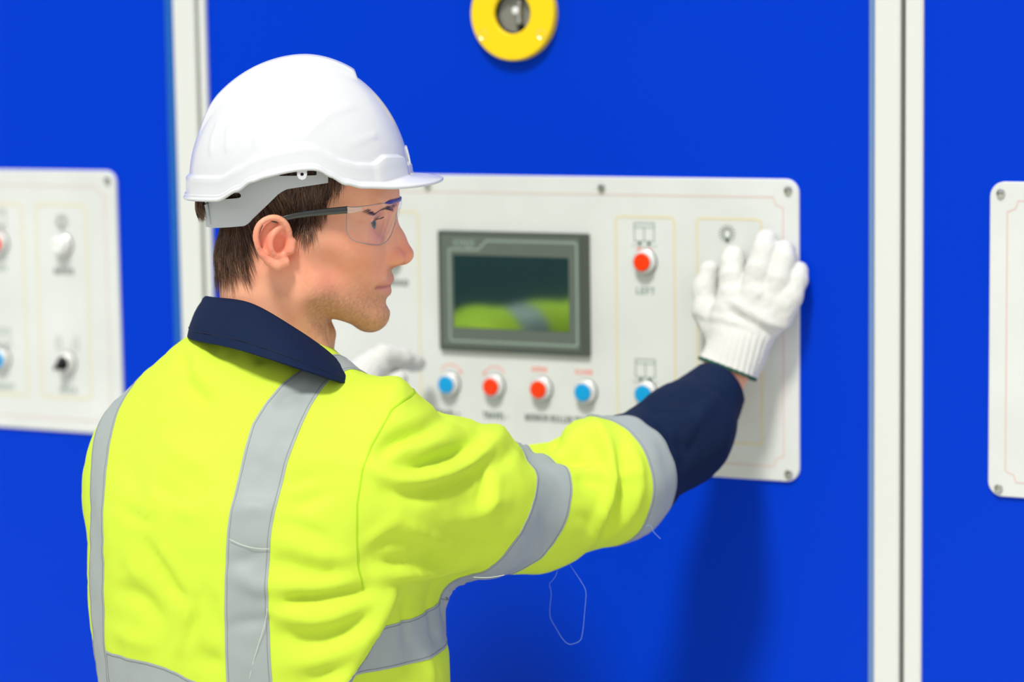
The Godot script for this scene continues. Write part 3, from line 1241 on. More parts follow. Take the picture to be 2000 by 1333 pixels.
func emergency_ring():
	var e := thing("yellow_ring", Vector3(0.034, 1.8635, 0), "thick yellow ring with screw holes high on the blue door, cut by the top edge", "guard ring")
	var at := Vector3(0.039, 1.8650, 0)
	commit("ring", turned(PackedVector2Array([Vector2(0.0575, 0.0), Vector2(0.0575, 0.0095), Vector2(0.0560, 0.0115), Vector2(0.0265, 0.0115), Vector2(0.0250, 0.0100), Vector2(0.0250, 0.0)]), at, 72), mats["ring yellow"], e)
	commit("socket", turned(PackedVector2Array([Vector2(0.0252, 0.0008), Vector2(0.0, 0.0008)]), at, 48), mats["ring inside"], e)
	commit("socket_rim", turned(PackedVector2Array([Vector2(0.0250, 0.0008), Vector2(0.0244, 0.006), Vector2(0.0238, 0.006), Vector2(0.0232, 0.0008)]), at, 48), mats["dark steel"], e)
	commit("key_barrel", tube(PackedVector3Array([at + Vector3(0.006, 0.016, 0.004), at + Vector3(0.0055, 0.004, 0.005), at + Vector3(0.006, -0.012, 0.004)]), [0.005, 0.0062, 0.0048], 14), mats["steel"], e)
	commit("key_stud", turned(PackedVector2Array([Vector2(0.0046, 0.004), Vector2(0.0046, 0.0105), Vector2(0.0036, 0.0115), Vector2(0.0, 0.0118)]), at + Vector3(0.0045, 0.0035, 0), 20), mats["lamp white"], e)
	for y in [0.0185, -0.0175]:
		commit("socket_hole", turned(PackedVector2Array([Vector2(0.0042, 0.0008), Vector2(0.0042, 0.004), Vector2(0.0, 0.004)]), at + Vector3(0.009, y, 0), 16), mats["dark steel"], e)
	for a in [0.56, 2.58, 3.70, 5.72]:
		var c := at + Vector3(cos(a), sin(a), 0) * 0.0475
		var s := commit("countersunk_screw", turned(PackedVector2Array([Vector2(0.0058, 0.01155), Vector2(0.0058, 0.0119), Vector2(0.0040, 0.0108), Vector2(0.0, 0.0108)]), c, 18), mats["steel"], e)

# ------------------------------------------------------------------ the person
# The head has axes of its own: f forward (the way the nose points), u up, r to the person's right. Millimetres.
const HEAD := Vector3(0.051, 1.663, 0.523)
const HF := Vector3(0.847, 0.0, -0.531)
const HR := Vector3(0.531, 0.0, 0.847)

func hp(f: float, u: float, r: float) -> Vector3:
	return HEAD + (HF * f + Vector3(0, u, 0) + HR * r) * 0.001

func hl(p: Vector3) -> Vector3:
	var q := (p - HEAD) * 1000.0
	return Vector3(q.dot(HF), q.y, q.dot(HR))

var person: Node3D

func build_person():
	person = thing("person", Vector3(0.02, 0, 0.55), "man in yellow hi-vis jacket, hard hat and white gloves, reaching to the control panel", "person")
	build_body()
	build_hair()
	build_jacket()
	build_collar()
	build_gloves()
	build_legs()

# capsule in head millimetres, on both sides of the head when it is off the middle
func hc(f: Array, a: Array, b: Array, ra: float, rb: float, k: float, cut := false, both := true):
	cap(f, Vector3(a[0], a[1], a[2]), Vector3(b[0], b[1], b[2]), ra, rb, k, cut)
	if both and (a[2] != 0 or b[2] != 0):
		cap(f, Vector3(a[0], a[1], -a[2]), Vector3(b[0], b[1], -b[2]), ra, rb, k, cut)

func he(f: Array, c: Array, r: Array, k: float, cut := false, yaw := 0.0, pitch := 0.0):
	egg(f, Vector3(c[0], c[1], c[2]), Vector3(r[0], r[1], r[2]), k, cut, Basis(Vector3.UP, yaw) * Basis(Vector3(0, 0, 1), pitch))
	if c[2] != 0:
		egg(f, Vector3(c[0], c[1], -c[2]), Vector3(r[0], r[1], r[2]), k, cut, Basis(Vector3.UP, -yaw) * Basis(Vector3(0, 0, 1), pitch))

func head_shape() -> Array:
	var f := []
	# skull and brow (x is f, y is u, z is r)
	he(f, [-4, 42, 0], [94, 88, 74], 8)
	he(f, [38, 20, 0], [65, 66, 62], 20)
	# middle of the face, cheek bones, jaw, chin
	he(f, [38, -45, 0], [54, 70, 56], 22)
	hc(f, [56, -38, 42], [10, -30, 58], 19, 14, 22)
	hc(f, [8, -86, 45], [66, -116, 11], 17, 17, 20)
	hc(f, [0, -40, 56], [8, -84, 48], 14, 16, 18)
	he(f, [73, -117, 0], [16.5, 17.5, 18], 12)
	he(f, [60, -82, 0], [31, 30, 30], 16)
	# throat and neck
	hc(f, [-38, -55, 0], [-28, -215, 0], 52, 57, 24)
	hc(f, [-26, -62, 50], [24, -185, 22], 12, 12, 22)
	hc(f, [22, -140, 0], [16, -165, 0], 10, 10, 14)
	# brow ridge
	hc(f, [90, 3, 10], [76, 4, 42], 10, 8, 12)
	# eye sockets, then lids
	he(f, [93, -18, 34], [22, 13, 17], 12, true)
	he(f, [63.5, -19.5, 32], [14.0, 13.6, 14.0], 5)
	he(f, [73.5, -19.3, 37], [11, 4.6, 13.0], 2.5, true, 0.7)
	hc(f, [78.5, -11.8, 23], [72, -13.0, 45], 2.3, 2.0, 5)
	# nose
	hc(f, [88, -8, 0], [99, -38, 0], 8, 8.2, 10)
	hc(f, [99, -38, 0], [107.2, -55, 0], 8.2, 10.2, 8)
	hc(f, [84, -22, 7], [92, -52, 11], 8, 7.5, 10)
	he(f, [95, -58, 12.5], [12, 8.2, 6.6], 6)
	hc(f, [105, -61, 0], [93, -66, 0], 4.5, 4, 5)
	hc(f, [106, -67.5, 6.2], [95, -65.5, 8.2], 2.4, 3.2, 2, true)
	# lips
	hc(f, [89, -80.5, 0], [86, -81.5, 12], 5.8, 4.6, 4)
	hc(f, [86, -81.5, 12], [76, -86, 25], 4.6, 2.4, 4)
	hc(f, [85.5, -94, 0], [83, -93.5, 11], 6.2, 5.0, 4)
	hc(f, [83, -93.5, 11], [76, -88, 24], 5.0, 2.2, 4)
	hc(f, [97, -87.4, 0], [93, -87.4, 12], 1.5, 1.5, 2.6, true)
	hc(f, [93, -87.4, 12], [77, -86.4, 29], 1.5, 1.7, 2.6, true)
	hc(f, [92, -106, -9], [92, -106, 9], 4.0, 4.0, 8, true, false)
	# fold from the nose's wing to the mouth's corner
	hc(f, [91, -55, 23], [78, -80, 35], 1.6, 1.0, 5, true)
	# ear: plate, rim, ridge, lobe, hollow, tragus
	he(f, [-28, -32, 74], [17, 25, 9], 6, false, 0.32)
	var rim := []
	for q in [[-15, -34, 74], [-14.0, -24, 78], [-18, -14, 82], [-26, -8.5, 85], [-36, -9.5, 87], [-44, -16, 88], [-47, -26, 87.5], [-45, -37, 86], [-40.5, -47, 83], [-34, -54, 79.5]]:
		rim.append(Vector3(q[0], q[1], q[2]))
	var rp := smooth_path(rim, 3)
	for k in rp.size() - 1:
		for s in [1, -1]:
			cap(f, Vector3(rp[k].x, rp[k].y, rp[k].z * s), Vector3(rp[k + 1].x, rp[k + 1].y, rp[k + 1].z * s), 3.5, 3.5, 1.2)
	hc(f, [-34, -54, 79.5], [-27, -57, 77], 4.0, 5.6, 4)
	hc(f, [-27, -57, 77], [-18, -55, 74.5], 5.6, 4.8, 5)
	he(f, [-31, -19, 88], [9.5, 7.5, 5.5], 4, true, 0.2)
	he(f, [-39, -30, 88], [4.2, 13, 5.0], 4, true, 0.2)
	var ridge := []
	for q in [[-22, -17, 80], [-29, -24, 83], [-32.5, -32, 84], [-31.5, -41, 83], [-26, -48, 79.5]]:
		ridge.append(Vector3(q[0], q[1], q[2]))
	var gp := smooth_path(ridge, 3)
	for k in gp.size() - 1:
		for s in [1, -1]:
			cap(f, Vector3(gp[k].x, gp[k].y, gp[k].z * s), Vector3(gp[k + 1].x, gp[k + 1].y, gp[k + 1].z * s), 2.9, 2.9, 3.0)
	he(f, [-21.5, -36, 83.5], [8.0, 11.0, 12], 3, true, 0.2)
	hc(f, [-11, -34, 74], [-12.5, -42, 74.5], 4.6, 4.8, 4)
	return f

# the hidden rest of the body, slim enough to stay inside the clothes
func trunk_shape() -> Array:
	var f := []
	column(f, Vector3(0.02, 1.17, 0.545), Vector2(0.13, 0.09), Vector2(0.125, 0.09), 0.22, 0.05)
	cap(f, Vector3(0.02, 1.36, 0.55), Vector3(0.028, 1.52, 0.535), 0.09, 0.055, 0.05)
	cap(f, Vector3(-0.09, 1.40, 0.55), Vector3(0.12, 1.39, 0.55), 0.055, 0.055, 0.05)
	for side in 2:
		var a := arm_path(side)
		for k in a.size() - 1:
			cap(f, a[k], a[k + 1], [0.05, 0.043, 0.038, 0.030, 0.018][k], [0.043, 0.038, 0.030, 0.018, 0.016][k], 0.02)
	for s in [-1, 1]:
		cap(f, Vector3(0.02 + 0.085 * s, 0.95, 0.55), Vector3(0.02 + 0.10 * s, 0.5, 0.54), 0.075, 0.05, 0.03)
		cap(f, Vector3(0.02 + 0.10 * s, 0.5, 0.54), Vector3(0.02 + 0.105 * s, 0.1, 0.57), 0.05, 0.035, 0.02)
		cap(f, Vector3(0.02 + 0.105 * s, 0.06, 0.575), Vector3(0.02 + 0.115 * s, 0.045, 0.44), 0.032, 0.024, 0.02)
	return f

# shoulder, elbow, wrist of the right (0) and left (1) arm
func arm_path(side: int) -> Array:
	if side == 0:
		return [Vector3(0.165, 1.385, 0.55), Vector3(0.235, 1.325, 0.40), Vector3(0.292, 1.335, 0.27), Vector3(0.322, 1.388, 0.15), Vector3(0.340, 1.436, 0.067), Vector3(0.347, 1.462, 0.056)]
	return [Vector3(-0.10, 1.37, 0.55), Vector3(-0.15, 1.39, 0.45), Vector3(-0.192, 1.398, 0.345), Vector3(-0.163, 1.397, 0.25), Vector3(-0.125, 1.392, 0.155), Vector3(-0.12, 1.41, 0.13)]

func skin_tone(p: Vector3) -> Color:
	var base := Color(0.97, 0.705, 0.565)
	var red := Color(0.945, 0.56, 0.46)
	var dark := Color(0.50, 0.33, 0.23)
	var lip := Color(0.88, 0.56, 0.52)
	var q := Vector3(p.x, p.y, absf(p.z))
	var n1 := noise.get_noise_3d(p.x * 0.03, p.y * 0.03, p.z * 0.03)
	var n2 := noise.get_noise_3d(p.x * 0.22, p.y * 0.22, p.z * 0.22)
	var n3 := noise.get_noise_3d(p.x * 0.75, p.y * 0.75, p.z * 0.75)
	var c := base
	var blush := 0.0
	blush += 0.55 * exp(-q.distance_squared_to(Vector3(60, -52, 45)) / 900.0)
	blush += 0.75 * exp(-q.distance_squared_to(Vector3(104, -57, 6)) / 240.0)
	blush += 0.85 * exp(-q.distance_squared_to(Vector3(-32, -34, 86)) / 700.0)
	blush += 0.35 * exp(-q.distance_squared_to(Vector3(15, -70, 55)) / 700.0)
	c = c.lerp(red, clampf(blush + 0.08 + n1 * 0.26 + n2 * 0.16, 0.0, 0.9))
	# short beard on the jaw, chin and upper lip
	var beard := smoothstep(-66.0, -100.0, q.y + (q.x - 20.0) * 0.10) * smoothstep(-8.0, 14.0, q.x)
	beard *= 1.0 - smoothstep(-118.0, -150.0, q.y) * 0.7
	var lipd := q.distance_to(Vector3(90, -74.5, 8))
	beard = maxf(beard, 0.7 * smoothstep(17.0, 8.0, lipd))
	c = c.lerp(dark, clampf(beard * (0.32 + 0.22 * n3 + 0.10 * n2), 0.0, 0.6))
	var l := absf(q.y + 87.0) + maxf(0.0, 78.0 - q.x) * 1.4 - maxf(0.0, q.z - 12.0) * -0.25
	c = c.lerp(lip, 0.6 * smoothstep(11.0, 7.5, l) * smoothstep(70.0, 77.0, q.x))
	if absf(q.y + 87.3) < 2.0 and q.x > 74.0:
		c = c.lerp(Color(0.45, 0.22, 0.18), 0.5 * (1.0 - absf(q.y + 87.3) / 2.0))
	return c.srgb_to_linear()

var head_field: Array
var head_mesh: Surf

func outward(m: Surf):
	var vol := 0.0
	for k in range(0, m.i.size(), 3):
		vol += m.v[m.i[k]].dot(m.v[m.i[k + 1]].cross(m.v[m.i[k + 2]]))
	if vol < 0.0:
		flip(m)

func build_body():
	head_field = head_shape()
	var m := mesh_field(head_field, Vector3(-112, -190, -98), Vector3(124, 140, 98), 2.2)
	outward(m)
	for k in m.v.size():
		m.c.append(skin_tone(m.v[k]))
	head_mesh = m
	var body := Surf.new()
	for k in m.v.size():
		body.v.append(hp(m.v[k].x, m.v[k].y, m.v[k].z))
		body.n.append(HF * m.n[k].x + Vector3(0, m.n[k].y, 0) + HR * m.n[k].z)
	body.c = m.c.duplicate()
	body.i = m.i.duplicate()
	var rest := mesh_field(trunk_shape(), Vector3(-0.3, 0.0, 0.0), Vector3(0.45, 1.56, 0.70), 0.014)
	outward(rest)
	var tone := Color(0.97, 0.705, 0.565).srgb_to_linear()
	for k in rest.v.size():
		rest.c.append(tone)
	add_to(body, rest)
	for side in 2:
		var h := mesh_field(hand_shape(side, 0.70), Vector3(-0.2, 1.3, 0.0) if side == 1 else Vector3(0.24, 1.33, 0.0), Vector3(-0.02, 1.52, 0.2) if side == 1 else Vector3(0.46, 1.66, 0.19), 0.004)
		outward(h)
		for k in h.v.size():
			h.c.append(tone)
		add_to(body, h)
	body.w = PackedVector3Array()
	commit("body", body, mats["skin"], person)
	for s in [1, -1]:
		var e := SphereMesh.new()
		e.radius = 0.0122
		e.height = 0.0244
		put("eyeball", e, mats["eye white"], person, hp(64.5, -19.5, 31.5 * s))
		var look := Vector3(0.955, -0.05, 0.22 * s).normalized()
		var gaze := (HF * 0.83 + Vector3(0, -0.02, 0) + HR * 0.54).normalized()
		for part in [["iris", 0.0058, 0.01195], ["pupil", 0.0026, 0.01330]]:
			var d := SphereMesh.new()
			d.radius = part[1]
			d.height = part[1] * 0.5
			d.radial_segments = 24
			d.rings = 8
			var o := put(part[0], d, mats[part[0]], person, hp(64.5, -19.5, 31.5 * s) + gaze * (part[2] - 0.0006))
			o.basis = Basis(Quaternion(Vector3.UP, gaze))

# ------------------------------------------------------------------ hair
func brown(t: float) -> Color:
	return Color(0.26, 0.17, 0.125).lerp(Color(0.66, 0.50, 0.40), t).srgb_to_linear()

func hair_side() -> PackedVector2Array:
	return PackedVector2Array([Vector2(34, 26), Vector2(44, 32), Vector2(44, 70), Vector2(-105, 70), Vector2(-112, 0), Vector2(-106, -56), Vector2(-92, -72), Vector2(-68, -64), Vector2(-56, -54), Vector2(-56, -40), Vector2(-50, -22), Vector2(-40, -4), Vector2(-22, -1), Vector2(-9, -14), Vector2(2, -25), Vector2(8, -22), Vector2(14, -10), Vector2(20, 0), Vector2(30, 12)])

func build_hair():
	var poly := hair_side()
	var m := head_mesh
	var g := PackedFloat32Array()
	for p in m.v:
		# not on the ears
		var d := poly_dist(Vector2(p.x, p.y), poly)
		if absf(p.z) > 71.0 and p.x > -52.0 and p.x < -8.0 and p.y < 2.0:
			d = 5.0
		g.append(-d)
	var scalp := clip(m, g)
	var depth := PackedFloat32Array()
	var cap_ := Surf.new()
	cap_.i = scalp.i
	for k in scalp.v.size():
		var p := scalp.v[k]
		var e := clampf(-poly_dist(Vector2(p.x, p.y), poly) / 12.0, 0.0, 1.0)
		var l := p + scalp.n[k] * (0.4 + 2.2 * e)
		cap_.v.append(hp(l.x, l.y, l.z))
		cap_.c.append(brown(0.12))
	normals(cap_)
	var hair := commit("hair", cap_, mats["hair"], person)
	# locks of strands, rooted on the scalp and combed down over it
	var near := []
	for l: Lump in head_field.slice(0, 16):
		near.append(l)
	var strands := Surf.new()
	var tries := 0
	var made := 0
	while made < 4200 and tries < 40000:
		tries += 1
		var t := rng.randi() % (scalp.i.size() / 3)
		var p := scalp.v[scalp.i[t * 3]].lerp(scalp.v[scalp.i[t * 3 + 1]], rng.randf()).lerp(scalp.v[scalp.i[t * 3 + 2]], rng.randf())
		if p.y > 46.0 or (p.z < 0.0 and rng.randf() > 0.35):
			continue
		var nape := p.x < -44.0 and p.y < 0.0
		made += 1
		var lump := noise.get_noise_3d(p.x * 0.09, p.y * 0.05, p.z * 0.09)
		var dir := Vector3(0.20 + 0.5 * lump, -1.0, 0.0)
		if nape:
			dir = Vector3(0.12 + 0.55 * lump + 0.5 * smoothstep(-70.0, -50.0, p.x), -1.0, 0.0)
		elif p.x > -15.0:
			dir = Vector3(-0.12 + 0.7 * lump, -1.0, 0.0)
		dir += Vector3(rng.randf_range(-0.12, 0.12), 0, rng.randf_range(-0.1, 0.1))
		var length := rng.randf_range(16.0, 30.0) if nape else rng.randf_range(16.0, 28.0)
		lock(strands, near, p, dir, length, rng.randf_range(2.6, 6.0), rng.randf_range(0.45, 0.85), clampf(0.42 + 0.75 * lump + rng.randf_range(-0.28, 0.34), 0.0, 1.0))
	# loose tips: under the brim, in front of the ear, and the tuft behind the headband
	for k in 150:
		var a := rng.randf()
		lock(strands, near, Vector3(lerpf(22, 46, a), lerpf(26, 34, a) + rng.randf_range(-2, 3), 64 - a * 8), Vector3(-0.25 - 0.5 * a + rng.randf_range(-0.2, 0.2), -1, 0), rng.randf_range(8, 19) * (1.0 - 0.35 * a), 1.5, 0.5, rng.randf() * 0.5)
	# the tuft that hangs out over the headband at the back
	for k in 420:
		var r := rng.randf_range(-30.0, 24.0)
		var out := rng.randf_range(0.0, 1.0)
		var p := Vector3(-104.0 - 5.0 * out + 0.004 * r * r, rng.randf_range(7.0, 13.0), r)
		var sway := rng.randf_range(-2.5, 3.5) + 2.0 * sin(r * 0.4)
		var long := rng.randf_range(16.0, 27.0) * (1.0 - 0.25 * absf(r) / 30.0)
		free_lock(strands, [p, p + Vector3(-1.5 - out * 1.5, -long * 0.35, sway * 0.3), p + Vector3(-1.0 - out, -long * 0.7, sway * 0.7), p + Vector3(1.5 + sway * 0.4, -long, sway)], 0.75, rng.randf_range(0.1, 0.9))
	for k in 90:
		var a := rng.randf()
		lock(strands, near, Vector3(lerpf(-6, 16, a), lerpf(-14, -4, a), 68), Vector3(rng.randf_range(-0.25, 0.45), -1, 0), rng.randf_range(10, 21), 1.4, 0.5, rng.randf() * 0.35)
	normals(strands)
	var o := commit("strands", strands, mats["hair"], hair)
	# eyebrows and lashes
	for s in [1, -1]:
		var brows := Surf.new()
		for k in 240:
			var a := rng.randf()
			var at := Vector3(lerpf(91, 66, a * a * 0.6 + a * 0.4), 1.5 + 3.0 * sin(a * 2.2) - 5.0 * a * a + rng.randf_range(-3.0, 3.0) * (1.0 - 0.45 * a) - 1.5, lerpf(12, 48, a) * s)
			lock(brows, head_field, at, Vector3(-0.5, lerpf(0.7, -0.35, a), 0.75 * s), rng.randf_range(6, 9), 0.9, 0.36, rng.randf() * 0.3)
		for k in 34:
			var a := k / 33.0
			var at := Vector3(lerpf(78.5, 70, a * a), -14.6 - 2.6 * absf(a - 0.45), lerpf(24, 46, a) * s)
			var q := [at, at + Vector3(4.2, 0.4, 0.6 * s), at + Vector3(7.4, 2.2, 1.2 * s)]
			var w := PackedVector3Array()
			for e in q:
				w.append(hp(e.x, e.y, e.z))
			var tb := tube(w, [0.00028, 0.00024, 0.00006], 3)
			for e in tb.v.size():
				tb.c.append(brown(0.0))
			add_to(brows, tb)
		normals(brows)
		brows.uv = PackedVector2Array()
		commit("eyebrow", brows, mats["hair"], person)
	# stubble: short bristles over jaw, chin and lip
	var st := Surf.new()
	var count := 0
	while count < 2600:
		var t := rng.randi() % (head_mesh.i.size() / 3)
		var p := head_mesh.v[head_mesh.i[t * 3]].lerp(head_mesh.v[head_mesh.i[t * 3 + 1]], rng.randf()).lerp(head_mesh.v[head_mesh.i[t * 3 + 2]], rng.randf())
		count += 1
		if p.z < -5.0:
			continue
		var b := smoothstep(-70.0, -102.0, p.y + (p.x - 20.0) * 0.10) * smoothstep(-2.0, 16.0, p.x) * (1.0 - smoothstep(-132.0, -150.0, p.y))
		if Vector3(p.x, p.y, absf(p.z)).distance_to(Vector3(90, -74.5, 8)) < 13.0:
			b = 0.8
		if absf(p.y + 87.0) < 9.0 and p.x > 74.0:
			b = 0.0
		if rng.randf() > b or b < 0.22:
			count -= 1 if rng.randf() < 0.97 else 0
			continue
		var nrm := head_mesh.n[head_mesh.i[t * 3]]
		var tip := p + nrm * 0.5 + Vector3(rng.randf_range(-0.3, 0.6), -0.9, rng.randf_range(-0.4, 0.4))
		var side := nrm.cross(tip - p).normalized() * 0.11
		var s0 := st.v.size()
		for e in [p - side, p + side, tip, p + nrm * 0.22]:
			st.v.append(hp(e.x, e.y, e.z))
			st.c.append(brown(rng.randf() * 0.5))
		st.i.append_array(PackedInt32Array([s0, s0 + 1, s0 + 2, s0 + 1, s0 + 3, s0 + 2, s0 + 3, s0, s0 + 2]))
	normals(st)
	var sb := commit("stubble", st, mats["hair"], person)
	sb.set_meta("kind", "stuff")

func free_lock(m: Surf, pts: Array, wide: float, tone: float):
	var path := PackedVector3Array()
	for p in smooth_path(pts, 2):
		path.append(hp(p.x, p.y, p.z))
	var s0 := m.v.size()
	var c := brown(tone)
	var last := path.size() - 1
	for k in last + 1:
		var t := (path[mini(k + 1, last)] - path[maxi(k - 1, 0)]).normalized()
		var side := t.cross(HR).normalized()
		var out := side.cross(t)
		var w := 0.0005 * wide * (1.0 - 0.85 * pow(float(k) / last, 2.0))
		m.v.append_array(PackedVector3Array([path[k] - side * w, path[k] + out * w * 0.7, path[k] + side * w]))
		m.c.append_array(PackedColorArray([c, c, c]))
	for k in last:
		var a := s0 + k * 3
		for j in 3:
			var j2 := (j + 1) % 3
			m.i.append_array(PackedInt32Array([a + j, a + j2, a + 3 + j2, a + j, a + 3 + j2, a + 3 + j]))

func lock(m: Surf, f: Array, root: Vector3, dir: Vector3, length: float, lift: float, wide: float, tone: float):
	var p := root
	var path := PackedVector3Array()
	var nrm := PackedVector3Array()
	var steps := 5
	if lift < 1.0:
		for k in 4:
			var d := field(p, f)
			p += Vector3(field(p + Vector3(0.8, 0, 0), f) - d, field(p + Vector3(0, 0.8, 0), f) - d, field(p + Vector3(0, 0, 0.8), f) - d).normalized() * (0.2 - d)
	for k in steps + 1:
		var d := field(p, f)
		var g := Vector3(field(p + Vector3(0.8, 0, 0), f) - d, field(p + Vector3(0, 0.8, 0), f) - d, field(p + Vector3(0, 0, 0.8), f) - d).normalized()
		var want := lift * sin(minf(1.0, (k + 0.6) / 3.0) * PI * 0.5) * (1.0 - 0.35 * float(k) / steps)
		if d < want or k < 2:
			p += g * (want - d) * 0.8
		path.append(hp(p.x, p.y, p.z))
		nrm.append(HF * g.x + Vector3(0, g.y, 0) + HR * g.z)
		var along := dir - g * dir.dot(g) * 0.75
		p += along.normalized() * length / steps
	var s0 := m.v.size()
	for k in steps + 1:
		var t := (path[mini(k + 1, steps)] - path[maxi(k - 1, 0)]).normalized()
		var side := t.cross(nrm[k]).normalized()
		var w := 0.0005 * wide * (1.0 - 0.85 * pow(float(k) / steps, 2.0))
		m.v.append_array(PackedVector3Array([path[k] - side * w, path[k] + nrm[k] * w * 0.7, path[k] + side * w]))
		var c := brown(tone)
		m.c.append_array(PackedColorArray([c, c, c]))
	for k in steps:
		var a := s0 + k * 3
		for j in 3:
			var j2 := (j + 1) % 3
			m.i.append_array(PackedInt32Array([a + j, a + j2, a + 3 + j2, a + j, a + 3 + j2, a + 3 + j]))

# ------------------------------------------------------------------ the jacket
func jacket_shape() -> Array:
	var f := []
	column(f, Vector3(0.026, 1.09, 0.545), Vector2(0.204, 0.194), Vector2(0.176, 0.138), 0.25, 0.06)
	egg(f, Vector3(0.02, 1.345, 0.565), Vector3(0.172, 0.165, 0.132), 0.09)
	egg(f, Vector3(0.02, 1.22, 0.595), Vector3(0.16, 0.18, 0.108), 0.09)
	cap(f, Vector3(0.03, 1.40, 0.56), Vector3(0.03, 1.462, 0.55), 0.10, 0.066, 0.06)
	cap(f, Vector3(0.07, 1.425, 0.575), Vector3(0.150, 1.392, 0.555), 0.062, 0.076, 0.06)
	cap(f, Vector3(-0.03, 1.455, 0.57), Vector3(-0.098, 1.395, 0.57), 0.066, 0.074, 0.06)
	cap(f, Vector3(-0.112, 1.335, 0.545), Vector3(-0.106, 1.298, 0.53), 0.071, 0.060, 0.05)
	# right sleeve
	var a := [Vector3(0.158, 1.375, 0.550), Vector3(0.20, 1.345, 0.46), Vector3(0.238, 1.322, 0.365), Vector3(0.291, 1.343, 0.275), Vector3(0.326, 1.381, 0.155), Vector3(0.340, 1.432, 0.070)]
	var r := [0.091, 0.080, 0.062, 0.062, 0.051, 0.034]
	for k in a.size() - 1:
		cap(f, a[k], a[k + 1], r[k], r[k + 1], 0.035)
	# left sleeve
	var b := [Vector3(-0.100, 1.365, 0.56), Vector3(-0.150, 1.387, 0.45), Vector3(-0.195, 1.398, 0.345), Vector3(-0.165, 1.396, 0.25), Vector3(-0.125, 1.392, 0.155)]
	var q := [0.076, 0.068, 0.058, 0.049, 0.036]
	for k in b.size() - 1:
		cap(f, b[k], b[k + 1], q[k], q[k + 1], 0.035)
	return f

# folds: [points in the plane (a, y), half width, height]. The plane stands upright through the body; a runs along FA.
const FA := Vector3(0.843, 0.0, -0.538)
const FC := Vector3(0.05, 0.0, 0.55)

func fold_a(p: Vector3) -> float:
	return (p - FC).dot(FA)

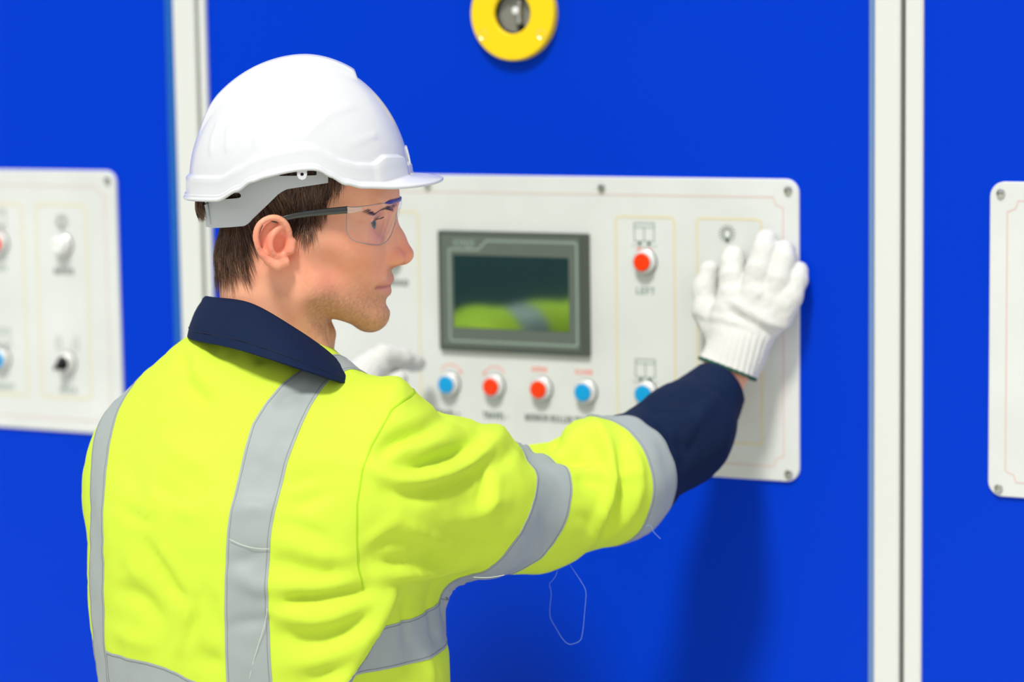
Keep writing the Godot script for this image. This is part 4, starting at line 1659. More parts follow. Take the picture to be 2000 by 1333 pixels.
func folds() -> Array:
	# points (a, y), half width and height of each fold, all in millimetres; valleys are below zero
	var raw := [
		[[90, 1476, 121, 1469], 10.5, 11.9],
		[[159, 1444, 142, 1441, 123, 1438, 104, 1434, 90, 1424], 8.2, -20.4],
		[[163, 1439, 152, 1442, 131, 1438, 112, 1431, 98, 1421], 5.9, 6.8],
		[[149, 1428, 127, 1427, 106, 1426], 5.9, 3.4],
		[[221, 1419, 210, 1415, 201, 1410, 188, 1403, 173, 1397, 159, 1395, 142, 1393, 123, 1393, 105, 1395, 87, 1401, 75, 1408], 7.6, 11.9],
		[[194, 1422, 180, 1416, 165, 1412, 143, 1410, 124, 1406, 105, 1408], 8.8, -15.3],
		[[207, 1401, 194, 1395, 178, 1387, 158, 1382, 136, 1380, 115, 1380, 94, 1384], 9.9, -10.2],
		[[236, 1406, 229, 1404, 219, 1397, 209, 1391], 5.3, -5.1],
		[[195, 1393, 196, 1381, 192, 1363, 188, 1350], 7.0, -6.8],
		[[208, 1382, 204, 1367, 197, 1349], 7.0, 5.1],
		[[71, 1333, 86, 1344, 101, 1355], 4.7, 5.1],
		[[102, 1355, 117, 1346, 134, 1334, 152, 1321, 176, 1309], 4.7, 5.1],
		[[75, 1323, 93, 1333, 114, 1325, 142, 1310], 7.0, -5.1],
		[[163, 1346, 185, 1348, 202, 1357, 219, 1359], 8.2, 6.8],
		[[169, 1328, 197, 1316, 216, 1310], 8.2, -5.1],
		[[66, 1316, 93, 1310, 131, 1305, 170, 1301], 8.2, -6.8],
		[[82, 1298, 114, 1294, 148, 1287, 177, 1286], 7.6, 6.8],
		[[93, 1285, 125, 1280, 160, 1272], 4.7, -4.2],
		[[280, 1393, 295, 1388, 311, 1382, 327, 1375], 7.6, -18.7],
		[[242, 1403, 263, 1394, 286, 1390], 14.0, -10.2],
		[[289, 1394, 310, 1402, 333, 1407, 349, 1408], 5.9, 8.5],
		[[311, 1396, 321, 1393, 332, 1383], 7.0, -6.8],
		[[336, 1405, 341, 1394, 344, 1377, 344, 1356, 338, 1335, 329, 1316, 321, 1293], 6.4, 11.9],
		[[313, 1376, 324, 1371, 330, 1362], 5.9, 6.8],
		[[356, 1395, 354, 1377, 354, 1355, 348, 1331, 340, 1311, 330, 1287], 5.9, -8.5],
		[[369, 1388, 374, 1373, 375, 1348, 369, 1326, 358, 1309, 341, 1292], 5.3, 6.8],
		[[299, 1362, 314, 1361, 325, 1355], 5.9, -5.1],
		[[343, 1356, 357, 1360, 378, 1364], 3.5, 4.2],
		[[300, 1326, 315, 1318, 322, 1302], 7.0, -5.1],
		[[401, 1418, 430, 1420, 449, 1418], 5.3, -6.8],
		[[392, 1410, 408, 1404, 424, 1388, 440, 1375], 5.3, -6.8],
		[[417, 1413, 439, 1406, 450, 1390], 5.9, 6.0],
		[[431, 1392, 433, 1376, 430, 1357], 4.7, -5.1],
		[[482, 1429, 459, 1411, 444, 1391], 8.2, 5.1],
		[[454, 1400, 446, 1379, 436, 1359], 5.9, -5.1],
		[[461, 1439, 480, 1433, 499, 1420], 2.3, -2.0],
		[[-95, 1514, -97, 1502, -100, 1492], 5.3, 5.1],
		[[-109, 1489, -100, 1478, -88, 1469], 7.6, -8.5],
		[[-116, 1512, -108, 1499], 5.9, -5.1],
		[[-26, 1515, -36, 1508], 4.7, -5.1],
		[[1, 1510, 6, 1504], 4.1, -5.1],
		[[-79, 1524, -81, 1514], 3.5, -3.4],
		[[-52, 1523, -49, 1514], 3.5, 3.4],
		[[-156, 1332, -148, 1321, -139, 1310, -133, 1301, -126, 1289, -118, 1281, -110, 1277], 6.4, -7.6],
		[[-144, 1336, -133, 1320, -121, 1303, -109, 1283], 5.9, 4.2],
		[[-178, 1360, -168, 1356, -157, 1351, -143, 1351], 5.9, -5.1],
		[[-183, 1275, -166, 1276, -153, 1268, -146, 1258, -140, 1248], 8.8, -7.6],
		[[-110, 1277, -111, 1260, -115, 1241, -122, 1221], 3.5, 6.0],
		[[-102, 1274, -104, 1255, -112, 1233], 5.3, -5.1],
		[[-119, 1371, -111, 1364, -101, 1361], 5.9, 3.4],
		[[-171, 1311, -165, 1300, -161, 1287], 7.0, 4.2],
		[[-92, 1290, -85, 1264, -83, 1243], 7.0, -5.1],
		[[-97, 1224, -87, 1214, -79, 1217], 7.0, -6.0],
		[[-188, 1230, -169, 1227, -147, 1226], 7.0, 4.2],
		[[-143, 1390, -127, 1382, -116, 1371], 7.0, -2.5],
		[[-127, 1425, -100, 1413, -80, 1395], 12.9, 3.4],
		[[-171, 1405, -164, 1382, -157, 1365], 10.5, -2.5],
		[[-15, 1391, 8, 1396, 33, 1403], 8.2, -2.5],
		[[-8, 1374, 12, 1376, 38, 1386], 8.2, -4.2],
		[[-16, 1358, 6, 1352, 32, 1339], 7.0, -5.1],
		[[-19, 1340, 11, 1327, 36, 1321, 62, 1321], 7.0, 4.2],
		[[-25, 1320, -5, 1315, 21, 1306, 46, 1306], 5.9, -6.0],
		[[-26, 1297, -0, 1292, 30, 1289, 56, 1293], 7.0, 7.6],
		[[-18, 1276, -0, 1281, 25, 1283, 51, 1285, 72, 1284], 5.3, -10.2],
		[[-25, 1271, -6, 1263, 14, 1259, 37, 1261, 66, 1269], 8.2, 10.2],
		[[-27, 1248, -1, 1241, 29, 1241, 61, 1254, 82, 1264], 9.4, -6.8],
		[[-12, 1214, 13, 1215, 39, 1224, 60, 1238], 10.5, 6.0],
		[[8, 1200, 39, 1206, 60, 1219], 7.0, -4.2],
		[[120, 1262, 120, 1243, 120, 1213], 2.9, -5.1],
		[[149, 1253, 153, 1231, 150, 1216, 155, 1195], 4.7, -5.1],
		[[141, 1194, 140, 1171], 3.5, 3.4],
		[[-61, 1304, -41, 1294, -28, 1287], 7.6, 6.8],
		[[-68, 1317, -50, 1320, -30, 1328], 7.0, -4.2],
		[[-67, 1254, -47, 1258, -27, 1260], 4.1, -6.8],
		[[-62, 1367, -39, 1372, -24, 1367], 8.2, 4.2],
		[[15, 1482, -6, 1473, -14, 1464], 5.9, -4.2]]
	var out := []
	for e in raw:
		var pts := []
		for k in range(0, e[0].size(), 2):
			pts.append(Vector2(e[0][k], e[0][k + 1]) * 0.001)
		out.append([pts, e[1] * 0.001, e[2] * 0.001])
	return out

func build_jacket():
	var m := mesh_field(jacket_shape(), Vector3(-0.27, 0.80, 0.03), Vector3(0.44, 1.60, 0.77), 0.0042)
	outward(m)
	relax(m, 5)
	m.w = m.v.duplicate()
	var fl := folds()
	var bounds := []
	for e in fl:
		var r := Rect2(e[0][0], Vector2.ZERO)
		for p in e[0]:
			r = r.expand(p)
		bounds.append(r.grow(e[1] * 2.2))
	var push := PackedFloat32Array()
	push.resize(m.v.size())
	for k in m.v.size():
		var p := m.v[k]
		var n := m.n[k]
		var d := 0.0022 * fine.get_noise_3d(p.x * 14.0, p.y * 9.0, p.z * 14.0) + 0.0009 * noise.get_noise_3d(p.x * 45.0, p.y * 28.0, p.z * 45.0)
		var cr := noise.get_noise_3d(p.x * 15.0 + p.y * 9.0, p.y * 13.0 - p.x * 5.0, p.z * 13.0)
		d -= 0.0022 * pow(1.0 - absf(cr), 9.0) * (0.5 + 0.5 * fine.get_noise_3d(p.x * 6.0, p.y * 6.0, p.z * 6.0))
		if n.dot(Vector3(0.53, 0.12, 0.84)) > -0.1:
			var q := Vector2(fold_a(p), p.y)
			for e in fl.size():
				if bounds[e].has_point(q):
					var pts: Array = fl[e][0]
					var best := 1e9
					var along := 0.0
					for s in pts.size() - 1:
						var u: Vector2 = pts[s]
						var w: Vector2 = pts[s + 1] - u
						var t := clampf((q - u).dot(w) / w.length_squared(), 0.0, 1.0)
						var x := (q - u - w * t).length()
						if x < best:
							best = x
							along = (s + t) / (pts.size() - 1)
					var h: float = fl[e][2] * (1.0 if fl[e].size() > 3 else sin(PI * clampf(0.12 + 0.76 * along, 0.0, 1.0)))
					d += h * exp(-best * best / (fl[e][1] * fl[e][1]) * 1.2)
			# the back's side hangs in a fold over the front panel
			if q.y < 1.29 and p.x > 0.0:
				var e := q.x - fold_line(q.y)
				var fade := smoothstep(1.290, 1.262, q.y)
				d += fade * (0.009 * exp(-pow((e + 0.014) / 0.016, 2.0)) - 0.016 * smoothstep(-0.006, 0.004, e) * smoothstep(0.115, 0.05, e))
		push[k] = d
	push = blur(m, push, 1)
	smooth_normals(m, 2)
	for k in m.v.size():
		m.v[k] += m.n[k] * push[k]
	normals(m)
	smooth_normals(m, 2)
	var yellow := region(m, func(p: Vector3) -> float: return minf(-cuff_plane(p, 0), -cuff_plane(p, 1)))
	var jacket := commit("jacket", yellow, mats["hi-vis cloth"], person)
	for side in 2:
		var navy := region(m, func(p: Vector3) -> float: return minf(cuff_plane(p, side), cuff_end(p, side)))
		var o := commit("navy_cuff", thicken(navy, 0.0022), mats["navy cloth"], jacket)
		o.set_meta("label", "navy blue sleeve end")
	strip(m, jacket, func(p: Vector3) -> float: return back_band(p))
	strip(m, jacket, func(p: Vector3) -> float: return left_band(p))
	strip(m, jacket, func(p: Vector3) -> float: return minf(waist_band(p), -maxf(back_band(p), left_band(p))))
	strip(m, jacket, func(p: Vector3) -> float: return sleeve_band(p, 0))
	strip(m, jacket, func(p: Vector3) -> float: return sleeve_band(p, 1))
	strip(m, jacket, func(p: Vector3) -> float: return 0.023 - absf((p - Vector3(-0.174, 1.393, 0.398)).dot(Vector3(-0.392, 0.096, -0.915))) if p.x < -0.09 and p.z < 0.47 else -1.0)
	seam(m, jacket, func(p: Vector3) -> float: return armhole(p), "stitch yellow")
	loose_threads(jacket)

func loose_threads(jacket: Node):
	var all := [
		[Vector3(0.2860, 1.2660, 0.3700), Vector3(0.2930, 1.2570, 0.3700), Vector3(0.2990, 1.2490, 0.3700), Vector3(0.3040, 1.2410, 0.3700), Vector3(0.3050, 1.2330, 0.3700), Vector3(0.3030, 1.2130, 0.3700), Vector3(0.3010, 1.1960, 0.3700), Vector3(0.2980, 1.1840, 0.3700), Vector3(0.2900, 1.1790, 0.3700), Vector3(0.2830, 1.1780, 0.3700), Vector3(0.2760, 1.1830, 0.3700), Vector3(0.2690, 1.1930, 0.3700), Vector3(0.2620, 1.2040, 0.3700), Vector3(0.2610, 1.2150, 0.3700), Vector3(0.2630, 1.2320, 0.3700), Vector3(0.2610, 1.2420, 0.3700), Vector3(0.2640, 1.2460, 0.3700), Vector3(0.2680, 1.2510, 0.3700), Vector3(0.2710, 1.2580, 0.3700)],
		[Vector3(0.3500, 1.3030, 0.3100), Vector3(0.3540, 1.3040, 0.3100), Vector3(0.3570, 1.3020, 0.3100), Vector3(0.3580, 1.2980, 0.3100), Vector3(0.3620, 1.2940, 0.3100), Vector3(0.3670, 1.2900, 0.3100)],
		[Vector3(-0.1236, 1.2426, 0.6688), Vector3(-0.1264, 1.2395, 0.6707), Vector3(-0.1276, 1.2347, 0.6720), Vector3(-0.1260, 1.2298, 0.6717), Vector3(-0.1230, 1.2276, 0.6705)],
		[Vector3(0.0790, 1.3410, 0.7185), Vector3(0.0898, 1.3363, 0.7163), Vector3(0.1002, 1.3334, 0.7135), Vector3(0.1102, 1.3320, 0.7100), Vector3(0.1184, 1.3320, 0.7066)],
		[Vector3(0.1171, 1.2722, 0.7112), Vector3(0.1148, 1.2580, 0.7121), Vector3(0.1108, 1.2448, 0.7133), Vector3(0.1068, 1.2331, 0.7143), Vector3(0.1019, 1.2180, 0.7151), Vector3(0.0964, 1.1991, 0.7152)],
		[Vector3(0.2747, 1.2897, 0.5691), Vector3(0.2840, 1.2891, 0.5643), Vector3(0.2919, 1.2895, 0.5602), Vector3(0.3024, 1.2914, 0.5545)]]
	for k in all.size():
		var t := commit("loose_thread", tube(smooth_path(all[k], 5), [0.0002 if k < 3 else 0.00026], 5), mats["thread" if k < 3 else "thread white"], jacket)
		if k == 0:
			t.set_meta("label", "pale blue loop of loose thread under the sleeve")

func region(m: Surf, g: Callable) -> Surf:
	var v := PackedFloat32Array()
	for p in m.w:
		v.append(g.call(p))
	return clip(m, v)

func strip(m: Surf, parent: Node, g: Callable):
	var s := region(m, g)
	if s.i.size():
		commit("reflective_band", raised(s, 0.0006, 0.0009), mats["reflective tape"], parent)
		var v := PackedFloat32Array()
		for p in s.w:
			v.append(g.call(p) - 0.0026)
		var st := isoline(s, v, 0.0006, 0.0009)
		if st.i.size():
			commit("stitching", st, mats["stitch grey"], parent).set_meta("kind", "stuff")

func seam(m: Surf, parent: Node, g: Callable, tint: String):
	var v := PackedFloat32Array()
	for p in m.w:
		v.append(g.call(p))
	var s := isoline(m, v, 0.0014, 0.0007)
	if s.i.size():
		commit("seam", s, mats[tint], parent).set_meta("kind", "stuff")

func back_band(p: Vector3) -> float:
	if p.z < 0.50:
		return -1.0
	var lo := table([[1.15, 0.072], [1.45, 0.076], [1.47, 0.083], [1.486, 0.090], [1.501, 0.099], [1.52, 0.11]], p.y)
	var hi := table([[1.15, 0.118], [1.30, 0.117], [1.413, 0.119], [1.46, 0.124], [1.49, 0.126], [1.51, 0.13]], p.y)
	return minf(p.x - lo, hi - p.x)

func left_band(p: Vector3) -> float:
	if p.x > 0.0 or p.z < 0.55:
		return -1.0
	var hi := table([[1.15, -0.097], [1.245, -0.092], [1.32, -0.092], [1.366, -0.099], [1.42, -0.108], [1.46, -0.114]], p.y)
	return minf(p.x - hi + 0.036, hi - p.x)

func fold_line(y: float) -> float:
	return table([[1.13, 0.012], [1.191, 0.054], [1.232, 0.081], [1.256, 0.097], [1.278, 0.106]], y)

func waist_band(p: Vector3) -> float:
	if p.y > 1.29 or p.y < 1.1:
		return -1.0
	var drop := 0.041 * smoothstep(-0.010, 0.002, fold_a(p) - fold_line(p.y)) if p.x > 0.02 else 0.0
	var top := 1.200 + drop + (0.006 * smoothstep(0.04, -0.03, p.x) - 0.009 * smoothstep(0.0, 0.05, p.x) * (1.0 if drop < 0.001 else 0.0))
	return 0.0235 - absf(p.y - (top - 0.0235))

func sleeve_band(p: Vector3, which: int) -> float:
	if p.x < 0.12 or p.y < 1.235 or p.z > (0.57 if which == 0 else 0.40):
		return -1.0
	if which == 0:
		return minf((p - Vector3(0.270, 1.346, 0.453)).dot(Vector3(0.382, -0.559, -0.736)), -(p - Vector3(0.284, 1.337, 0.393)).dot(Vector3(0.233, -0.429, -0.873)))
	return minf((p - Vector3(0.339, 1.371, 0.299)).dot(Vector3(0.25, -0.035, -0.968)), -cuff_plane(p, 0) + 0.0012)

func cuff_plane(p: Vector3, side: int) -> float:
	if side == 0:
		return (p - Vector3(0.350, 1.368, 0.258)).dot(Vector3(0.10, 0.10, -0.99)) if p.x > 0.1 else -1.0
	return (p - Vector3(-0.157, 1.400, 0.228)).dot(Vector3(0.34, -0.11, -0.93)) if p.x < -0.02 and p.z < 0.4 else -1.0

func cuff_end(p: Vector3, side: int) -> float:
	if side == 0:
		return (Vector3(0.337, 1.4265, 0.078) - p).dot(Vector3(0.20, 0.52, -0.83).normalized())
	return (Vector3(-0.1235, 1.391, 0.150) - p).dot(Vector3(0.34, -0.11, -0.93))

func armhole(p: Vector3) -> float:
	if p.x < 0.05 or p.z < 0.45 or p.y < 1.283:
		return 1.0
	return fold_a(p) - table([[1.283, 0.068], [1.308, 0.062], [1.334, 0.061], [1.373, 0.062], [1.405, 0.068], [1.429, 0.078], [1.445, 0.089], [1.46, 0.100], [1.466, 0.117], [1.48, 0.16]], p.y)

func build_collar():
	# stations round the neck: fold line, lower edge of the turned-down leaf, foot of the stand
	var top := [Vector3(0.055, 1.478, 0.462), Vector3(-0.01, 1.505, 0.462), Vector3(-0.052, 1.54, 0.50), Vector3(-0.062, 1.562, 0.540), Vector3(-0.020, 1.568, 0.585), Vector3(0.038, 1.566, 0.606), Vector3(0.085, 1.545, 0.605), Vector3(0.108, 1.514, 0.568), Vector3(0.108, 1.481, 0.520), Vector3(0.09, 1.462, 0.478)]
	var low := [Vector3(0.04, 1.45, 0.435), Vector3(-0.03, 1.455, 0.43), Vector3(-0.075, 1.49, 0.47), Vector3(-0.080, 1.521, 0.535), Vector3(-0.035, 1.526, 0.612), Vector3(0.045, 1.524, 0.650), Vector3(0.108, 1.510, 0.648), Vector3(0.138, 1.492, 0.612), Vector3(0.128, 1.474, 0.545), Vector3(0.10, 1.445, 0.47)]
	var foot := []
	var axis := Vector3(0.028, 0, 0.54)
	for k in top.size():
		var q: Vector3 = top[k]
		foot.append(Vector3(q.x, q.y - 0.045, q.z) + (axis - Vector3(q.x, 0, q.z)) * 0.05)
	var per := 10
	var T := smooth_path(top, per)
	var L := smooth_path(low, per)
	var F := smooth_path(foot, per)
	var rows := []
	for k in T.size():
		var row := PackedVector3Array()
		var out := Vector3(L[k].x - axis.x, 0, L[k].z - axis.z).normalized()
		row.append(F[k])
		row.append(F[k].lerp(T[k], 0.5))
		row.append(T[k] - out * 0.0025 + Vector3(0, -0.004, 0))
		row.append(T[k])
		row.append(T[k] + out * 0.0035 + Vector3(0, -0.0025, 0))
		for s in 7:
			var t := (s + 1) / 7.0
			var p := T[k].lerp(L[k], t) + out * 0.0045 * sin(t * PI)
			p += out * 0.0016 * noise.get_noise_3d(p.x * 40.0, p.y * 18.0, p.z * 40.0)
			row.append(p)
		rows.append(row)
	var m := lattice(rows)
	# make its outside face outwards
	var mid := (T.size() / 2) * 12 + 9
	if m.n[mid].dot(Vector3(m.v[mid].x - axis.x, 0, m.v[mid].z - axis.z)) < 0.0:
		flip(m)
	m.uv = PackedVector2Array()
	var jacket := person.get_node("jacket")
	var c := commit("collar", thicken(m, 0.0022), mats["navy cloth"], jacket)
	c.set_meta("label", "navy blue turned-down collar")
	# stitching that runs along the collar's edge
	var path := PackedVector3Array()
	for k in T.size():
		var out := Vector3(L[k].x - axis.x, 0, L[k].z - axis.z).normalized()
		path.append(T[k].lerp(L[k], 0.80) + out * 0.0030)
	commit("stitching", tube(path, [0.0004], 5), mats["stitch navy"], jacket)

# ------------------------------------------------------------------ gloves
func chain(f: Array, pts: Array, radii: Array, k: float):
	for s in pts.size() - 1:
		cap(f, pts[s], pts[s + 1], radii[s], radii[s + 1], k)

func hand_shape(side: int, fat: float) -> Array:
	var f := []
	if side == 0:
		# palm
		var wr := Vector3(0.349, 1.462, 0.052)
		cap(f, Vector3(0.326, 1.424, 0.084), Vector3(0.343, 1.462, 0.054), 0.027 * fat, 0.028 * fat, 0.01)
		cap(f, Vector3(0.344, 1.418, 0.080), Vector3(0.357, 1.465, 0.050), 0.0265 * fat, 0.029 * fat, 0.01)
		if fat < 1.0:
			cap(f, Vector3(0.322, 1.388, 0.150), Vector3(0.343, 1.446, 0.058), 0.030, 0.0205, 0.01)
		chain(f, [wr, Vector3(0.340, 1.500, 0.045), Vector3(0.342, 1.530, 0.042)], [0.027 * fat, 0.024 * fat, 0.018 * fat], 0.012)
		chain(f, [wr, Vector3(0.362, 1.500, 0.044), Vector3(0.372, 1.533, 0.044)], [0.027 * fat, 0.024 * fat, 0.018 * fat], 0.012)
		chain(f, [wr, Vector3(0.378, 1.497, 0.040), Vector3(0.400, 1.522, 0.036)], [0.025 * fat, 0.021 * fat, 0.017 * fat], 0.012)
		# thumb, index, middle, ring, little
		chain(f, [Vector3(0.330, 1.482, 0.044), Vector3(0.305, 1.508, 0.034), Vector3(0.299, 1.535, 0.024), Vector3(0.302, 1.556, 0.017)], [0.019 * fat, 0.0165 * fat, 0.0140 * fat, 0.0122 * fat], 0.008)
		chain(f, [Vector3(0.340, 1.526, 0.041), Vector3(0.338, 1.552, 0.034), Vector3(0.335, 1.567, 0.025), Vector3(0.333, 1.574, 0.018)], [0.0165 * fat, 0.0160 * fat, 0.0150 * fat, 0.0135 * fat], 0.003)
		chain(f, [Vector3(0.366, 1.528, 0.044), Vector3(0.373, 1.561, 0.037), Vector3(0.376, 1.583, 0.027), Vector3(0.375, 1.594, 0.019)], [0.0165 * fat, 0.0160 * fat, 0.0150 * fat, 0.0135 * fat], 0.003)
		chain(f, [Vector3(0.388, 1.523, 0.040), Vector3(0.396, 1.552, 0.033), Vector3(0.399, 1.573, 0.024), Vector3(0.398, 1.583, 0.018)], [0.0160 * fat, 0.0155 * fat, 0.0140 * fat, 0.0125 * fat], 0.003)
		chain(f, [Vector3(0.399, 1.508, 0.036), Vector3(0.410, 1.530, 0.031), Vector3(0.414, 1.549, 0.022), Vector3(0.4145, 1.559, 0.016)], [0.0165 * fat, 0.0145 * fat, 0.0130 * fat, 0.0115 * fat], 0.003)
	else:
		var wr := Vector3(-0.1205, 1.405, 0.138)
		cap(f, Vector3(-0.124, 1.388, 0.160), wr, 0.026 * fat, 0.0255 * fat, 0.01)
		chain(f, [wr, Vector3(-0.114, 1.429, 0.113), Vector3(-0.105, 1.442, 0.097)], [0.0255 * fat, 0.0205 * fat, 0.0150 * fat], 0.012)
		chain(f, [wr, Vector3(-0.126, 1.418, 0.112), Vector3(-0.126, 1.428, 0.095)], [0.0255 * fat, 0.0205 * fat, 0.0150 * fat], 0.012)
		# index bent towards the button, the others curled behind it, thumb below
		chain(f, [Vector3(-0.102, 1.4455, 0.098), Vector3(-0.091, 1.4405, 0.072), Vector3(-0.087, 1.4340, 0.052), Vector3(-0.0865, 1.4300, 0.040)], [0.0152 * fat, 0.0128 * fat, 0.0116 * fat, 0.0104 * fat], 0.004)
		chain(f, [Vector3(-0.116, 1.4400, 0.097), Vector3(-0.113, 1.4340, 0.070), Vector3(-0.113, 1.4200, 0.062), Vector3(-0.116, 1.4090, 0.070)], [0.0145 * fat, 0.0125 * fat, 0.0112 * fat, 0.0104 * fat], 0.003)
		chain(f, [Vector3(-0.128, 1.4330, 0.096), Vector3(-0.129, 1.4270, 0.072), Vector3(-0.130, 1.4130, 0.066), Vector3(-0.132, 1.4020, 0.074)], [0.0140 * fat, 0.0122 * fat, 0.0110 * fat, 0.0102 * fat], 0.003)
		chain(f, [Vector3(-0.138, 1.4230, 0.100), Vector3(-0.143, 1.4170, 0.078), Vector3(-0.144, 1.4050, 0.072), Vector3(-0.145, 1.3950, 0.079)], [0.0130 * fat, 0.0115 * fat, 0.0105 * fat, 0.0098 * fat], 0.003)
		chain(f, [Vector3(-0.111, 1.3960, 0.132), Vector3(-0.0955, 1.4060, 0.107), Vector3(-0.0865, 1.4170, 0.087)], [0.0165 * fat, 0.0128 * fat, 0.0106 * fat], 0.005)
	return f

func build_gloves():
	for side in 2:
		var m := mesh_field(hand_shape(side, 1.0), Vector3(-0.2, 1.3, 0.0) if side == 1 else Vector3(0.24, 1.38, 0.0), Vector3(-0.02, 1.52, 0.2) if side == 1 else Vector3(0.46, 1.66, 0.12), 0.0026)
		outward(m)
		m.w = m.v.duplicate()
		# ribs of the knitted cuff, running along the wrist
		var c := Vector3(0.347, 1.462, 0.054) if side == 0 else Vector3(-0.1205, 1.405, 0.138)
		var ax := Vector3(0.16, 0.95, -0.26).normalized() if side == 0 else Vector3(0.03, 0.45, -0.9).normalized()
		var e1 := ax.cross(Vector3(0, 0, 1)).normalized()
		var e2 := ax.cross(e1)
		for k in m.v.size():
			var q := m.v[k] - c
			var t := q.dot(ax)
			var ang := atan2(q.dot(e2), q.dot(e1))
			var rib := smoothstep(0.034, 0.018, t)
			var d := 0.0009 * sin(ang * 30.0) * rib - 0.0022 * exp(-pow((t - 0.030) / 0.006, 2.0)) + 0.0018 * exp(-pow((t - 0.043) / 0.006, 2.0)) * sin(ang + 0.5)
			if side == 0:
				# a slack fold across the back of the hand
				var fp := m.v[k] - Vector3(0.336, 1.527, 0.068)
				var fd := Vector2(fp.x, fp.y).dot(Vector2(0.35, 0.937)) + 0.10 * fp.x * fp.x / 0.05
				var fe := smoothstep(0.0, 0.02, fp.x) * smoothstep(0.10, 0.065, fp.x) * smoothstep(0.0, 0.5, m.n[k].z)
				d += fe * (0.0024 * exp(-pow((fd - 0.004) / 0.0055, 2.0)) - 0.0036 * exp(-pow((fd + 0.006) / 0.005, 2.0)))
			d += 0.0010 * noise.get_noise_3d(m.v[k].x * 90.0, m.v[k].y * 90.0, m.v[k].z * 90.0) * (1.0 - rib)
			m.v[k] += m.n[k] * d
			m.v[k].z = maxf(m.v[k].z, PZ + 0.0004)
		normals(m)
		var low := -0.014
		var cut_at := Vector3(0.339, 1.446, 0.055) if side == 0 else c + ax * low
		var cut_n := Vector3(0.28, 0.915, -0.28).normalized() if side == 0 else ax
		var g := func(p: Vector3) -> float: return (p - cut_at).dot(cut_n)
		var s := region(m, g)
		var glove := commit("glove", thicken(s, 0.0016), mats["knit"], person)
		glove.set_meta("label", "white knitted work glove pressed on the panel" if side == 0 else "white knitted work glove pointing at a button")
		var hem := region(m, func(p: Vector3) -> float: return minf(g.call(p) + 0.0026, 0.0008 - g.call(p)))
		if hem.i.size():
			commit("glove_hem", thicken(raised(hem, 0.0008, 0.001), 0.0020), mats["hem green"], glove)

# ------------------------------------------------------------------ trousers and boots, below the frame
func build_legs():
	var f := []
	column(f, Vector3(0.02, 0.86, 0.55), Vector2(0.17, 0.115), Vector2(0.175, 0.12), 0.10, 0.05)
	for s in [-1, 1]:
		cap(f, Vector3(0.02 + 0.085 * s, 0.82, 0.55), Vector3(0.02 + 0.10 * s, 0.5, 0.54), 0.098, 0.078, 0.04)
		cap(f, Vector3(0.02 + 0.10 * s, 0.5, 0.54), Vector3(0.02 + 0.105 * s, 0.12, 0.57), 0.078, 0.068, 0.03)
	var m := mesh_field(f, Vector3(-0.22, 0.02, 0.38), Vector3(0.26, 1.02, 0.72), 0.013)
	outward(m)
	for k in m.v.size():
		m.v[k] += m.n[k] * 0.003 * fine.get_noise_3d(m.v[k].x * 12.0, m.v[k].y * 6.0, m.v[k].z * 12.0)
	normals(m)
	commit("trousers", m, mats["trouser"], person)
	for s in [-1, 1]:
		var b := []
		var x: float = 0.02 + 0.105 * s
		cap(b, Vector3(x, 0.16, 0.575), Vector3(x, 0.075, 0.58), 0.052, 0.05, 0.02)
		cap(b, Vector3(x, 0.068, 0.585), Vector3(x + 0.012 * s, 0.062, 0.43), 0.046, 0.040, 0.03)
		var bm := mesh_field(b, Vector3(x - 0.09, 0.012, 0.36), Vector3(x + 0.09, 0.24, 0.66), 0.01)
		outward(bm)
		for k in bm.v.size():
			bm.v[k].y = maxf(bm.v[k].y, 0.026)
		normals(bm)
		var boot := commit("boot", bm, mats["boot"], person)
		var o := PackedVector2Array()
		for k in 28:
			var q := TAU * k / 28
			o.append(Vector2(x + 0.006 * s + cos(q) * (0.047 + 0.006 * sin(q)), 0.51 + sin(q) * 0.125))
		var sole := slab(o, 0.0, 0.030, 0.002)
		var turned_ := Surf.new()
		for k in sole.v.size():
			turned_.v.append(Vector3(sole.v[k].x, sole.v[k].z, sole.v[k].y))
			turned_.n.append(Vector3(sole.n[k].x, sole.n[k].z, sole.n[k].y))
		turned_.i = sole.i
		for k in range(0, turned_.i.size(), 3):
			var t := turned_.i[k + 1]
			turned_.i[k + 1] = turned_.i[k + 2]
			turned_.i[k + 2] = t
		commit("boot_sole", turned_, mats["boot sole"], boot)

# ------------------------------------------------------------------ the hard hat
const HX := 0.0   # the shell's middle along f

# height of the shell's lower edge, by how far forward it is
func edge_at(f: float) -> float:
	return curve_table([[-122, 8.5], [-84, 9.5], [-62, 20], [-50, 29], [-36, 33.5], [0, 40.5], [10, 41], [18, 39.5], [30, 33], [44, 25], [60, 21], [90, 19], [112, 19], [150, 21]], f)

func shell_radius(a: float) -> float:
	# plan of the shell at its foot: longer behind than in front
	var c := cos(a)
	var s := sin(a)
	var lf := 114.5 if c > 0.0 else 117.0
	return 1.0 / pow(pow(absf(c) / lf, 2.25) + pow(absf(s) / 104.0, 2.25), 1.0 / 2.25)

func shell_at(a: float, u: float) -> float:
	var n := lerpf(1.97, 1.86, 0.5 + 0.5 * cos(a))
	var h := clampf((u - 28.0) / (152.5 - 28.0), -0.3, 1.0)
	if h <= 0.0:
		return shell_radius(a) * (1.0 + 0.03 * -h)
	return shell_radius(a) * pow(maxf(0.0, 1.0 - pow(h, n)), 1.0 / n)

func rib_at(f: float, r: float, u: float) -> float:
	# the raised crest along the crown, ending in a step at the front
	var across := smoothstep(25.0, 20.5, absf(r))
	var front := smoothstep(61.5, 55.5, f)
	var back := smoothstep(-114.0, -80.0, f)
	return 5.6 * across * front * back * smoothstep(60.0, 95.0, u)

